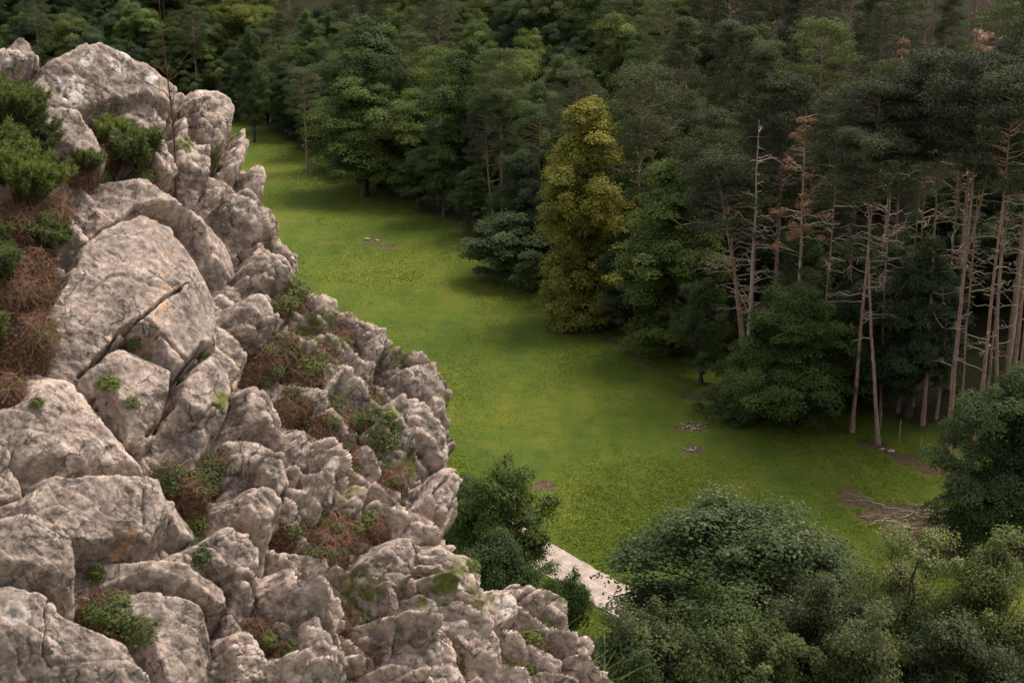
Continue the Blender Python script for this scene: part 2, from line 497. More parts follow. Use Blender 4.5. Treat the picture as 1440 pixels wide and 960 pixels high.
def ground_material():
    m, nt, out = new_mat('meadow_ground')
    tc = nd(nt, 'ShaderNodeTexCoord'); P = tc.outputs['Object']
    n1 = noise(nt, P, 0.045, 4, 0.55)
    n2 = noise(nt, P, 0.6, 5, 0.65)
    n3 = noise(nt, P, 4.5, 5, 0.7)
    mp = nd(nt, 'ShaderNodeMapping'); mp.inputs['Rotation'].default_value = (0, 0, math.radians(25)); mp.inputs['Scale'].default_value = (0.5, 0.09, 1)
    nt.links.new(P, mp.inputs['Vector'])
    n4 = noise(nt, mp.outputs[0], 1.0, 4, 0.6)
    mixv = math_(nt, 'ADD', math_(nt, 'MULTIPLY', n1, 0.45), math_(nt, 'ADD', math_(nt, 'MULTIPLY', n2, 0.25), math_(nt, 'MULTIPLY', n4, 0.3)))
    g = ramp(nt, [(0.38, (0.048, 0.078, 0.009)), (0.50, (0.080, 0.106, 0.011)), (0.62, (0.130, 0.134, 0.017))], mixv)
    dry = ramp(nt, [(0.55, (0, 0, 0)), (0.70, (0.65, 0.65, 0.65))], noise(nt, P, 0.16, 6, 0.68, 0.6))
    g = mixc(nt, dry, g, (0.150, 0.128, 0.028))                       # drier, yellower patches
    rank = ramp(nt, [(0.56, (0, 0, 0)), (0.66, (0.6, 0.6, 0.6))], noise(nt, P, 0.33, 6, 0.7, 0.4))
    g = mixc(nt, rank, g, (0.040, 0.072, 0.012))                      # ranker tufts
    g = mixc(nt, ramp(nt, [(0.35, (1, 1, 1)), (0.6, (0, 0, 0))], n3), g, mixc(nt, 0.35, g, (0.040, 0.066, 0.008)))
    so = nd(nt, 'ShaderNodeAttribute'); so.attribute_name = 'bare'
    s1 = noise(nt, P, 7.0, 6, 0.75)
    mud = ramp(nt, [(0.3, (0.030, 0.021, 0.011)), (0.50, (0.078, 0.053, 0.029)), (0.66, (0.19, 0.135, 0.080))], s1)
    c = mixc(nt, ramp(nt, [(0.40, (0, 0, 0)), (0.62, (1, 1, 1))], math_(nt, 'ADD', so.outputs['Fac'], math_(nt, 'MULTIPLY', math_(nt, 'SUBTRACT', n3, 0.5), 0.9))), g, mud)
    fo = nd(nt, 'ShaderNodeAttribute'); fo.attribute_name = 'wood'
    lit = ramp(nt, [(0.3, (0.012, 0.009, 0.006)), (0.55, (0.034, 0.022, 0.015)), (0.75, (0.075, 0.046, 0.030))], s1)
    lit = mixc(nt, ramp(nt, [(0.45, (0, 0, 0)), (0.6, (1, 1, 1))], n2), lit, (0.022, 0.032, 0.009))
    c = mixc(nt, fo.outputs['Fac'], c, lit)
    p = nd(nt, 'ShaderNodeBsdfPrincipled'); p.inputs['Roughness'].default_value = 0.95
    p.inputs['Specular IOR Level'].default_value = 0.1
    nt.links.new(c, p.inputs['Base Color'])
    b = nd(nt, 'ShaderNodeBump'); b.inputs['Strength'].default_value = 0.8; b.inputs['Distance'].default_value = 0.22
    nt.links.new(math_(nt, 'ADD', n3, math_(nt, 'MULTIPLY', n2, 0.8)), b.inputs['Height']); nt.links.new(b.outputs[0], p.inputs['Normal'])
    nt.links.new(p.outputs[0], out.inputs[0])
    return m


M['ground'] = ground_material()
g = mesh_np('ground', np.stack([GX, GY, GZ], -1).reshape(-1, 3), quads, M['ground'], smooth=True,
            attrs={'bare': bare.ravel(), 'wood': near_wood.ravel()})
tag(g, kind='structure')

# ------------------------------------------------------------------ concrete farm path
pa, pb = flat(736, 766), flat(822, 816)
pd = (pb - pa)[:2]; pd /= np.linalg.norm(pd); pn = np.array([-pd[1], pd[0]])


def path_material():
    m, nt, out = new_mat('pale_concrete')
    tc = nd(nt, 'ShaderNodeTexCoord'); P = tc.outputs['Object']
    n1 = noise(nt, P, 1.2, 6, 0.65); n2 = noise(nt, P, 14.0, 4, 0.7)
    c = ramp(nt, [(0.3, (0.17, 0.13, 0.10)), (0.5, (0.29, 0.225, 0.18)), (0.65, (0.37, 0.29, 0.24))], n1)
    c = mixc(nt, ramp(nt, [(0.62, (0, 0, 0)), (0.72, (0.6, 0.6, 0.6))], n2), c, (0.22, 0.16, 0.13))
    p = nd(nt, 'ShaderNodeBsdfPrincipled'); p.inputs['Roughness'].default_value = 0.9
    nt.links.new(c, p.inputs['Base Color'])
    nt.links.new(p.outputs[0], out.inputs[0])
    return m


M['path'] = path_material()
mb = MB()
half = 1.45
start = pa[:2] - pd * 130
for k in range(30):                       # cast slabs with open joints
    L0, L1 = k * 6.0, k * 6.0 + 5.965
    for lane in (-1, 1):
        w0, w1 = (-half, -0.012) if lane < 0 else (0.012, half)
        n = 12
        rows = []
        for t in np.linspace(L0, L1, n):
            c = start + pd * t
            jit = 0.05 * math.sin(t * 3.1) + 0.04 * math.sin(t * 7.7 + 1)
            ws = [w0 + (jit if lane < 0 else 0), w1 + (jit if lane > 0 else 0)]
            for zoff in (0.05, -0.2):
                for w in (ws if zoff > 0 else ws[::-1]):
                    q = c + pn * w
                    rows.append((q[0], q[1], T(*c) + zoff))
        V = np.array(rows)
        Q = []
        for i in range(n - 1):
            for j in range(4):
                Q.append((i * 4 + j, i * 4 + (j + 1) % 4, i * 4 + 4 + (j + 1) % 4, i * 4 + 4 + j))
        Q.append((0, 3, 2, 1)); b0 = (n - 1) * 4; Q.append((b0, b0 + 1, b0 + 2, b0 + 3))
        mb.add(V, np.array(Q))
tag(mb.build('path', M['path'], smooth=False), kind='structure')


# ------------------------------------------------------------------ leaf clouds
def leaves(C, Nrm, size, aspect=0.6, r=rng, droop=0.0):
    """diamond leaves centred on C, with normals Nrm; returns V,Q"""
    n = len(C)
    Nrm = Nrm / (np.linalg.norm(Nrm, axis=1)[:, None] + 1e-9)
    a = np.cross(Nrm, r.normal(size=(n, 3)))
    a /= np.linalg.norm(a, axis=1)[:, None] + 1e-9
    a[:, 2] -= droop; a /= np.linalg.norm(a, axis=1)[:, None] + 1e-9
    b = np.cross(Nrm, a)
    b /= np.linalg.norm(b, axis=1)[:, None] + 1e-9
    s = size * r.uniform(0.65, 1.3, n)[:, None]
    p0 = C - a * s * 0.5; p2 = C + a * s * 0.5
    p1 = C + b * s * aspect * 0.5 - Nrm * s * 0.08; p3 = C - b * s * aspect * 0.5 - Nrm * s * 0.08
    V = np.stack([p0, p1, p2, p3], 1).reshape(-1, 3)
    Q = np.arange(4 * n).reshape(-1, 4)
    return V, Q


def unit(r, n):
    d = r.normal(size=(n, 3)); return d / np.linalg.norm(d, axis=1)[:, None]


def limb(r, p0, p1, n=6, wob=0.06):
    t = np.linspace(0, 1, n)[:, None]
    L = np.linalg.norm(p1 - p0)
    pts = p0 + (p1 - p0) * t
    pts[1:-1] += r.normal(size=(n - 2, 3)) * L * wob
    pts[:, 2] += np.sin(t[:, 0] * np.pi) * L * 0.06
    return pts


def broadleaf(name, seed, H, W, lm, bark, cb=0.12, leaf=0.2, clumps=150, per=190, prof='round', flat_=0.75, gap=0.0, droop=0.0,
              spread=1.0, crown_name='crown', loose=0.0, nlimb=None, clump_r=None, light_tips=0.0, lobes=None, lobe_lo=0.15, lobe_hi=0.245, shoots=0):
    r = np.random.default_rng(seed)
    root = empty(name, (0, 0, 0))
    zb, zt = H * cb, H
    # the crown is a heap of lobes, each lobe a shell of leaf clumps
    cs = []
    ph = r.uniform(0, 6.28, 4)
    nl = lobes or 15
    lob = []; tries = 0
    while len(lob) < nl and tries < 4000:
        tries += 1
        t = r.uniform(0.0, 1); a = r.uniform(0, 2 * np.pi)
        if prof == 'round': R = (math.sin(math.pi * (0.10 + 0.86 * t) ** 0.85)) ** 0.75
        elif prof == 'cone': R = (1 - t) ** 0.75 * (0.55 + 0.45 * min(1, t * 5)) + 0.04
        elif prof == 'dome': R = math.sqrt(max(0, 1 - (t * 0.98) ** 2.4)) * (0.86 + 0.14 * min(1, t * 4))
        elif prof == 'egg': R = math.sin(math.pi * (0.16 + 0.82 * t)) ** 0.6 * (1.0 - 0.25 * t)
        lr = W * r.uniform(lobe_lo, lobe_hi) * (1.12 - 0.4 * t) * spread
        R = max(R * W / 2 * (1 + 0.15 * math.sin(2 * a + ph[0]) + 0.1 * math.sin(3 * a + ph[1])) - lr * 0.75, 0)
        f = r.uniform(0.15, 1.0) ** 0.4
        c = np.array([math.cos(a) * R * f, math.sin(a) * R * f, zb + lr * 0.5 + t * (zt - zb - lr * 1.45)])
        if any(np.linalg.norm((c - q[0]) * np.array([1, 1, 0.8])) < 0.62 * max(lr, q[1]) for q in lob) and tries < 3000: continue
        lob.append((c, lr))
    per_l = max(4, clumps // nl)
    base_r = clump_r or 0.082 * W * spread
    for c, lr in lob:
        d = unit(r, per_l * 3); d = d[d[:, 2] > -0.72][:per_l]
        for q in d:
            p = c + q * lr * r.uniform(0.72, 1.08) * np.array([1, 1, 0.85])
            cs.append((p[0], p[1], p[2], q[0], q[1], q[2]))
    for c, lr in lob:
        cs.append((c[0], c[1], c[2], 0, 0, 1))
    for k in range(shoots):                       # stray shoots that break the outline
        c, lr = lob[r.integers(len(lob))]
        q = unit(r, 1)[0]; q[2] = abs(q[2]) + 0.25
        for e in (1.1, 1.28):
            p = c + q * lr * e
            cs.append((p[0], p[1], p[2], q[0], q[1], q[2]))
    cs = np.array(cs); cs[:, 2] = np.maximum(cs[:, 2], zb * 0.6 + 0.25)
    if gap > 0:
        keep = vnoise(cs[:, :3] / (W * 0.22), seed) > -0.75 + gap
        cs = cs[keep]
    Cs, Ns, tone = [], [], []
    for c in cs:
        rc = base_r * (r.uniform(0.65, 1.35) if np.hypot(*c[3:5]) + c[5] < 1.6 else 0.5)
        n = int(per * r.uniform(0.6, 1.3) * (rc / base_r) ** 1.3)
        d = unit(r, n); d[:, 2] = np.abs(d[:, 2]) * 1.0 - 0.35 * r.random(n)
        out = c[3:6]
        d += out * 0.45
        rad = rc * r.uniform(0.35, 1.0, n) ** 0.5
        p = d * rad[:, None]; p[:, 2] *= flat_
        p += r.normal(size=(n, 3)) * rc * (0.10 + loose)
        if droop: p[:, 2] -= droop * (np.hypot(p[:, 0], p[:, 1]) ** 2) / max(rc, 0.1)
        Cs.append(c[:3] + p)
        nr = d * 0.6 + out * 0.35 + np.array([0, 0, 0.55]) + r.normal(size=(n, 3)) * 0.40
        Ns.append(nr)
        base = r.normal(0.46, 0.13)
        tn = base + r.normal(size=n) * 0.11
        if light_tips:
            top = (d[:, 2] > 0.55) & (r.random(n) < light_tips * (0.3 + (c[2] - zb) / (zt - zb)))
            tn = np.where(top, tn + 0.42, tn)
        tone.append(tn)
    Cs = np.concatenate(Cs); Ns = np.concatenate(Ns); tone = np.concatenate(tone)
    Cs[:, 2] = np.maximum(Cs[:, 2], 0.15)
    V, Q = leaves(Cs, Ns, leaf, 0.62, r, droop=droop * 0.6)
    mesh_np(crown_name, V, Q, lm, root, fattr={'tone': np.clip(tone, 0, 1)})
    # trunk and limbs
    mb = MB()
    tr = 0.017 * H + 0.04
    n = 9
    t = np.linspace(0, 1, n)
    axis_ = np.stack([np.cumsum(r.normal(0, 0.02, n)) * W * 0.12, np.cumsum(r.normal(0, 0.02, n)) * W * 0.12, -0.3 + t * (H * 0.82 + 0.3)], 1)
    mb.tube(axis_, tr * (1 - t) ** 0.8 * (1 + 0.5 * np.exp(-t * 18)) + 0.015, 8)
    k = nlimb or max(8, int(len(cs) * 0.16))
    for i in r.choice(len(cs), min(k, len(cs)), replace=False):
        c = cs[i, :3]
        zz = max(H * cb * 0.6 + 0.2, c[2] - math.hypot(c[0], c[1]) * r.uniform(0.5, 1.0))
        zz = min(zz, H * 0.78)
        q = np.array([np.interp(zz, axis_[:, 2], axis_[:, 0]), np.interp(zz, axis_[:, 2], axis_[:, 1]), zz])
        pts = limb(r, q, c)
        r0 = tr * 0.42 * (1 - zz / H) + 0.02
        mb.tube(pts, np.linspace(r0, 0.012, len(pts)), 5)
        for _ in range(2):
            c2 = c + r.normal(size=3) * base_r * 0.9
            pt2 = limb(r, pts[3], c2, 4)
            mb.tube(pt2, np.linspace(r0 * 0.4, 0.008, 4), 4)
    mb.build('trunk', bark, root)
    root['nominal_h'] = H
    root['nominal_w'] = float(np.percentile(np.abs(Cs[:, 0]), 98) * 2)
    return root


def needles_pad(r, c, rx, rz, n, up=0.4):
    """tufts of needles on a flattened pad round c"""
    d = unit(r, n); rad = r.uniform(0.2, 1.0, n) ** 0.5
    p = d * rad[:, None] * np.array([rx, rx, rz])
    p[:, 2] += 0.12 * rx * (1 - (np.hypot(p[:, 0], p[:, 1]) / rx))
    return c + p, d + np.array([0, 0, up])


def pine(name, seed, H, W, lm, crown_from=0.6, lean=0.0, bend=0.0, pads=70, per=150, dead=18, shape='flat', bark=None, needle=0.24, fork=False, dead_from=0.2,
         trunk_r=None, dead_len=1.0):
    r = np.random.default_rng(seed)
    root = empty(name, (0, 0, 0))
    n = 14
    t = np.linspace(0, 1, n)
    ax = np.stack([lean * H * t + bend * H * np.sin(t * np.pi) + np.cumsum(r.normal(0, 0.004, n)) * H * 0.35,
                   np.cumsum(r.normal(0, 0.004, n)) * H * 0.35, -0.4 + t * (H * 0.97 + 0.4)], 1)

    def on(z):
        return np.array([np.interp(z, ax[:, 2], ax[:, 0]), np.interp(z, ax[:, 2], ax[:, 1]), z])
    tr = trunk_r or 0.0085 * H + 0.02
    mb = MB()
    mb.tube(ax, tr * (1 - t * 0.86) * (1 + 0.45 * np.exp(-t * 22)), 9)
    if fork:
        z0 = 0.5 * H
        f = np.stack([on(z0) + np.array([math.sin(q * 1.5) * 0.055 * H, 0.01 * H * q, q * 0.42 * H]) for q in np.linspace(0, 1, 7)])
        mb.tube(f, np.linspace(tr * 0.52, tr * 0.12, 7), 7)
    Cs, Ns, tone = [], [], []
    for k in range(pads):
        q = (k + r.random()) / pads
        z = H * (crown_from + (1 - crown_from) * q ** 0.9)
        u = (z / H - crown_from) / (1 - crown_from)
        if shape == 'flat': R = W / 2 * (math.sin(math.pi * min(0.98, 0.22 + 0.70 * u)) ** 0.7)
        elif shape == 'cone': R = W / 2 * ((1 - u) ** 0.8 * 0.95 + 0.06)
        else: R = W / 2 * (math.sin(math.pi * (0.12 + 0.84 * u)) ** 0.6)
        a = r.uniform(0, 2 * np.pi)
        rr = R * r.uniform(0.2, 1.0) ** 0.6
        o = on(min(z - 0.18 * rr, H * 0.96))
        c = o + np.array([math.cos(a) * rr, math.sin(a) * rr, 0.18 * rr + r.normal() * 0.15])
        pts = limb(r, o, c, 5, 0.04)
        mb.tube(pts, np.linspace(tr * 0.28 * (1.15 - u), 0.012, 5), 4)
        rx = r.uniform(0.55, 1.0) * (0.17 * W + 0.25)
        p, nn = needles_pad(r, c, rx, rx * 0.42, int(per * r.uniform(0.7, 1.25)))
        Cs.append(p); Ns.append(nn + r.normal(size=nn.shape) * 0.5); tone.append(r.normal(0.45, 0.12) + r.normal(size=len(p)) * 0.13)
    Cs = np.concatenate(Cs); Ns = np.concatenate(Ns); tone = np.concatenate(tone)
    V, Q = leaves(Cs, Ns, needle, 0.26, r)
    mesh_np('crown', V, Q, lm, root, fattr={'tone': np.clip(tone, 0, 1)})
    mb.cur = 1
    for k in range(dead):
        z = H * r.uniform(dead_from, crown_from + 0.06)
        a = r.uniform(0, 2 * np.pi)
        L = (0.4 + 2.8 * r.random() ** 2) * dead_len
        o = on(z)
        dirv = np.array([math.cos(a), math.sin(a), r.uniform(-0.25, 0.35)])
        pts = limb(r, o, o + dirv * L, 6, 0.05)
        mb.tube(pts, np.linspace(0.042, 0.012, 6), 4)
        for _ in range(r.integers(1, 4)):
            i = r.integers(2, 5)
            e = pts[i] + (dirv + r.normal(size=3) * 0.6) * L * 0.28
            mb.tube(limb(r, pts[i], e, 4, 0.05), np.linspace(0.018, 0.007, 4), 3)
    mb.build('trunk', [bark or M['bark_pine'], M['bark_dead']], root)
    root['nominal_h'] = H
    return root


def dead_pine(name, seed, H, needles=0, spread=1.0):
    r = np.random.default_rng(seed)
    root = empty(name, (0, 0, 0))
    n = 12; t = np.linspace(0, 1, n)
    ax = np.stack([np.cumsum(r.normal(0, 0.004, n)) * H * 0.4, np.cumsum(r.normal(0, 0.004, n)) * H * 0.4, -0.4 + t * (H + 0.4)], 1)
    mb = MB(); mb.tube(ax, (0.0095 * H + 0.02) * (1 - 0.93 * t), 8)
    tips = []
    for k in range(64):
        z = H * r.uniform(0.3, 0.985)
        o = np.array([np.interp(z, ax[:, 2], ax[:, 0]), np.interp(z, ax[:, 2], ax[:, 1]), z])
        a = r.uniform(0, 2 * np.pi)
        L = spread * r.uniform(0.15, 1.0) ** 1.4 * (0.6 + 3.2 * (1 - z / H) ** 0.6)
        dv = np.array([math.cos(a), math.sin(a), r.uniform(-0.1, 0.35)])
        pts = limb(r, o, o + dv * L, 6, 0.045)
        mb.tube(pts, np.linspace(0.045, 0.012, 6), 4)
        tips.append(pts[-1]); tips.append(pts[-2])
        for _ in range(r.integers(1, 5)):
            i = r.integers(2, 6)
            mb.tube(limb(r, pts[i], pts[i] + (dv + r.normal(size=3) * 0.7) * L * 0.3, 4, 0.05), np.linspace(0.018, 0.007, 4), 3)
    mb.build('trunk', M['bark_dead'], root)
    if needles:
        Cs, Ns = [], []
        tips = np.array(tips); tips = tips[tips[:, 2] > H * (0.55 if needles > 20 else 0.84)]
        for i in r.choice(len(tips), min(needles, len(tips)), replace=False):
            p, nn = needles_pad(r, tips[i], 0.42, 0.25, 90)
            Cs.append(p); Ns.append(nn)
        Cs = np.concatenate(Cs); V, Q = leaves(Cs, np.concatenate(Ns), 0.17, 0.35, r)
        mesh_np('withered_needles', V, Q, M['needle_red'], root, fattr={'tone': np.clip(r.normal(0.5, 0.2, len(Q)), 0, 1)})
    root['nominal_h'] = H
    return root


# prototypes; the first placement takes the prototype itself, later ones copy it
PROTO, USED = {}, set()
PROTO['oak'] = [lambda: broadleaf('broadleaf_tree', 11, 16, 10, M['leaf_mid'], M['bark_dark'], 0.10, 0.20, 240, 180, flat_=0.9, lobes=11),
                lambda: broadleaf('broadleaf_tree', 12, 18, 10.5, M['leaf_dark'], M['bark_dark'], 0.08, 0.20, 260, 180, 'egg', lobes=13, flat_=0.9, shoots=14),
                lambda: broadleaf('broadleaf_tree', 13, 16, 9, M['leaf_mid'], M['bark_dark'], 0.12, 0.19, 220, 180, 'egg', gap=0.2, lobes=16, flat_=0.85, lobe_lo=0.10, shoots=20),
                lambda: broadleaf('broadleaf_tree', 14, 15, 11, M['leaf_light'], M['bark_dark'], 0.08, 0.20, 260, 180, 'round', lobes=12, flat_=0.95),
                lambda: broadleaf('broadleaf_tree', 15, 17, 9.5, M['leaf_dark'], M['bark_dark'], 0.05, 0.19, 250, 180, 'egg', flat_=0.8, lobes=18, lobe_lo=0.11, shoots=16)]
PROTO['under'] = [lambda: broadleaf('understorey_shrub', 16, 6, 6.5, M['leaf_dark'], M['bark_dark'], 0.03, 0.20, 130, 150, 'dome', lobes=9),
                  lambda: broadleaf('understorey_shrub', 17, 8, 5.5, M['leaf_mid'], M['bark_dark'], 0.03, 0.20, 130, 150, 'egg', lobes=10)]
PROTO['pine'] = [lambda: pine('pine_tree', 31, 23, 6.5, M['needle'], 0.58, 0.0, pads=80, per=190),
                 lambda: pine('pine_tree', 32, 22, 6.0, M['needle'], 0.62, 0.0, bend=0.01, pads=75, per=190, shape='round'),
                 lambda: pine('pine_tree', 33, 24, 6.0, M['needle'], 0.50, 0.0, pads=85, per=190, shape='cone', dead=26),
                 lambda: pine('pine_tree', 34, 21, 6.5, M['needle_green'], 0.55, pads=80, per=190, shape='flat')]


def spawn(kind, var):
    key = (kind, var)
    if key not in PROTO: PROTO[key] = PROTO[kind][var]()
    if key not in USED:
        USED.add(key); return PROTO[key]
    return copy_tree(PROTO[key])


def put(root, x, y, h=None, wide=1.0, rz=None, label=None, cat='tree', group=None, sink=0.0):
    z = T(x, y)
    H = root['nominal_h']
    s = (h or H) / H
    root.location = (x, y, z - sink)
    root.scale = (s * wide, s * wide, s)
    root.rotation_euler = (0, 0, random.uniform(0, 6.28) if rz is None else rz)
    tag(root, label, cat, group)
    return root


def x_for(px, y, z):
    """x so that the point (x, y, z) is seen at column px"""
    depth = (np.array([0, y, z]) - CAM) @ FW
    return (px - 720) / F * depth


def top_h(px, py, y):
    """height over the terrain of the point seen at (px,py) at northing y"""
    d = ray(px, py); t = y / d[1]
    p = CAM + d * t
    return p[2] - T(p[0], y), p[0]


def at_base(px, py_base, py_top):
    b = ground_at(px, py_base)
    h, _ = top_h(px, py_top, b[1])
    return b, h


KEEP = []    # columns that must stay open in front of a tree one can pick out
TREES = []   # x, y of every placed tree, to keep the fill clear


def tree_px(kind, var, px, base, top, wide=1.0, label=None, rz=None, cat='tree', group=None, root=None, w_px=None):
    b, h = at_base(px, base, top)
    r = root or spawn(kind, var)
    if w_px: wide = w_px / F * ((b - CAM) @ FW) / (r['nominal_w'] * h / r['nominal_h'])
    TREES.append((b[0], b[1]))
    if px > 620: KEEP.append((px, 26, b[1]))
    return put(r, b[0], b[1], h, wide, rz, label, cat, group)


# --- the trees along the meadow edge, from far to near (column, base row, top row)
EDGE_G = 'broadleaf trees along the meadow edge'
tree_px('pine', 3, 432, 243, 95, 1.25, 'isolated brownish pine with a short bare trunk at the far end of the meadow')
tree_px('oak', 2, 358, 200, 40, 0.7, 'slender grey green tree rising right beside the top of the crag')
tree_px('oak', 1, 530, 262, 22, 1.15, 'tall dark round crown standing above the far pale tree clump', w_px=150)
tree_px('oak', 3, 512, 276, 108, 1.25, 'pale olive broadleaf tree with crown down to the grass at the far edge', group=EDGE_G, w_px=170)
tree_px('oak', 0, 590, 284, 128, 1.1, 'mid green tree touching the meadow behind two slim pine trunks', group=EDGE_G, w_px=140)
tree_px('oak', 0, 655, 296, 55, 1.15, 'big mid green broadleaf rising left of the tall slim pine', w_px=150)
tree_px('oak', 1, 625, 306, 165, 1.1, 'low dark broadleaf filling the foot of the wood behind the slim pines', group=EDGE_G)
tree_px('oak', 2, 668, 330, 235, 1.5, 'small bushy tree at the foot of the two slim pines', group=EDGE_G)
p = pine('pine_tree', 41, 22, 6.5, M['needle_green'], 0.62, 0, pads=80, per=200, dead=14, shape='round')
tree_px(None, 0, 706, 326, 66, 1.0, 'tall slim pine with straight brown trunk and soft round green crown', root=p)
p = pine('pine_tree', 42, 19, 6.2, M['needle_green'], 0.52, lean=-0.06, bend=-0.02, pads=80, per=200, dead=12)
tree_px(None, 0, 697, 331, 132, 1.0, 'curved pine with pale reddish trunk just left of the straight slim pine', root=p, rz=0)
p = pine('pine_tree', 43, 18, 7, M['needle_green'], 0.62, lean=-0.05, bend=-0.03, pads=70, per=200, dead=10)
tree_px(None, 0, 770, 345, 146, 1.0, 'flat topped pale green pine left of the yellow tree', root=p, rz=0)
tree_px('pine', 1, 808, 372, 95, 1.05, 'tall soft crowned pine rising behind the yellow tree')
tree_px('oak', 4, 752, 388, 240, 1.05, 'dark blue green tree tucked between slim pines and yellow tree', group=EDGE_G)
sh = broadleaf('shrub', 51, 6.5, 7.0, M['leaf_dark'], M['bark_dark'], 0.04, 0.18, 210, 180, 'dome', lobes=13)
tree_px(None, 0, 728, 396, 296, 1.05, 'rounded very dark bush bulging onto the grass beside the yellow tree', root=sh, cat='shrub', w_px=125)
y = broadleaf('broadleaf_tree', 52, 20, 8.2, M['leaf_yellow'], M['bark_dark'], 0.01, 0.18, 720, 150, 'egg', flat_=0.9, loose=0.16, lobes=66, spread=0.85, lobe_lo=0.09, shoots=110)
tree_px(None, 0, 822, 458, 140, 0.9, 'bright yellow leaved tree, the only golden one at the wood edge', root=y, w_px=124)
p = pine('pine_tree', 44, 22, 7.2, M['needle'], 0.66, pads=75, per=210, dead=26, dead_from=0.4, dead_len=1.6)
tree_px(None, 0, 893, 440, 90, 1.0, 'broad crowned pine with long bare lower branches right of the yellow tree', root=p)
l = broadleaf('broadleaf_tree', 53, 16, 9.5, M['leaf_mid'], M['bark_dark'], 0.02, 0.19, 360, 190, 'egg', flat_=0.6, droop=0.15, lobes=24)
tree_px(None, 0, 940, 500, 228, 1.0, 'large drooping dark green broadleaf with paler top right of the yellow tree', root=l, w_px=165)
tree_px('oak', 4, 880, 470, 300, 0.9, 'narrow dark tree squeezed against the yellow tree', group=EDGE_G)
tree_px('pine', 0, 985, 500, 150, 1.05, 'dark pine with full crown above the drooping broadleaf')
tree_px('oak', 1, 985, 540, 390, 1.0, 'dark low tree with thin stems between drooping broadleaf and leaning pines', group=EDGE_G)
p = pine('pine_tree', 45, 19, 6.0, M['needle'], 0.66, lean=-0.20, pads=60, per=200, dead=22, dead_from=0.3, dead_len=1.4)
tree_px(None, 0, 1062, 560, 215, 1.0, 'pine leaning strongly left with bare limbs reaching over the grass', root=p, rz=0)
p = pine('pine_tree', 46, 19, 5.5, M['needle'], 0.70, lean=-0.13, pads=55, per=200, dead=18, dead_from=0.3)
tree_px(None, 0, 1050, 552, 205, 1.0, 'second leaning pine with slightly steeper trunk beside the strongly leaning one', root=p, rz=0)
d = dead_pine('dead_pine', 61, 21, 0)
tree_px(None, 0, 1046, 566, 168, 1.0, 'bleached dead pine with comb like bare branches', root=d, cat='dead tree')
tree_px('pine', 2, 1052, 520, 62, 0.9, 'tall dark pine with bare lower trunk directly behind the bleached dead pine')
d = dead_pine('dead_pine', 62, 20, 26, 0.8)
tree_px(None, 0, 1117, 572, 160, 1.0, 'dying pine with rust coloured needles on its upper branches', root=d, cat='dead tree')
for kk, (px_, bs_, tp_, lab_) in enumerate([(1226, 545, 58, 'tall pine with rust coloured top showing above the twin tall trunks'), (1336, 545, 52, 'rust tipped pine crown above the forked trunk'),
                                        (1416, 540, -4, 'rust coloured pine top in the upper right corner of the wood')]):
    d = dead_pine('dead_pine', 63 + kk, 22, 16, 0.8)
    tree_px(None, 0, px_, bs_, tp_, 1.0, lab_, root=d, cat='dead tree')
tree_px('pine', 1, 1082, 530, 110, 0.9, 'pine between the bleached dead pine and the rusty one')
hz = broadleaf('broadleaf_tree', 54, 13, 9.5, M['leaf_mid'], M['bark_dark'], 0.02, 0.16, 460, 190, 'egg', flat_=0.42, droop=0.10, loose=0.05, lobes=34)
tree_px(None, 0, 1108, 598, 395, 1.0, 'feathery green tree with layered branches left of the twin tall trunks', root=hz, w_px=190)
hz2 = broadleaf('shrub', 55, 5.5, 7, M['leaf_light'], M['bark_dark'], 0.02, 0.14, 240, 190, 'dome', flat_=0.5, droop=0.1)
tree_px(None, 0, 1045, 585, 480, 1.0, 'pale green bush at the grass edge under the leaning pines', root=hz2, cat='shrub', w_px=110)
tree_px('oak', 1, 1122, 556, 320, 0.85, 'dense dark broadleaf behind the feathery green tree')
tree_px('oak', 4, 1240, 572, 330, 1.0, 'dark leafy tree filling the gap behind the twin tall trunks')
sap = broadleaf('sapling', 56, 4.2, 2.8, M['leaf_mid'], M['bark_dark'], 0.35, 0.16, 40, 130, 'round')
tree_px(None, 0, 1155, 613, 545, 1.0, 'little sapling with thin stem in front of the feathery green tree', root=sap, cat='sapling')
p = pine('pine_tree', 47, 26, 7.0, M['needle'], 0.76, pads=85, per=230, dead=24, dead_from=0.3, trunk_r=0.165)
tree_px(None, 0, 1197, 608, 105, 1.0, 'very tall straight pine, left of the twin trunks above the meadow', root=p)
p = pine('pine_tree', 48, 23, 6.0, M['needle'], 0.78, lean=-0.105, bend=-0.012, pads=70, per=220, dead=14, trunk_r=0.155)
tree_px(None, 0, 1236, 624, 175, 1.0, 'slanting pine whose trunk crosses behind the straight twin', root=p, rz=0)
p = pine('pine_tree', 49, 25, 6.5, M['needle'], 0.74, lean=-0.015, pads=80, per=220, dead=26, trunk_r=0.15)
tree_px(None, 0, 1297, 598, 75, 1.0, 'tall pine whose foot stands between two thin fence posts', root=p, rz=0)
p = pine('pine_tree', 50, 26, 6.5, M['needle'], 0.76, lean=-0.004, pads=80, per=220, dead=24, fork=True, trunk_r=0.19)
tree_px(None, 0, 1331, 633, 70, 1.0, 'thick pale pine trunk forking halfway up, right of the fence posts', root=p, rz=0)
p = pine('pine_tree', 57, 25, 6.0, M['needle'], 0.72, lean=0.012, pads=80, per=220, dead=34, dead_from=0.15, trunk_r=0.155)
tree_px(None, 0, 1366, 660, 95, 1.0, 'rough pine with snaggy dead branches beside the drooping dark tree', root=p, rz=0)
p = pine('pine_tree', 58, 23, 6.0, M['needle'], 0.72, lean=-0.045, bend=-0.012, pads=80, per=220, dead=22, trunk_r=0.155)
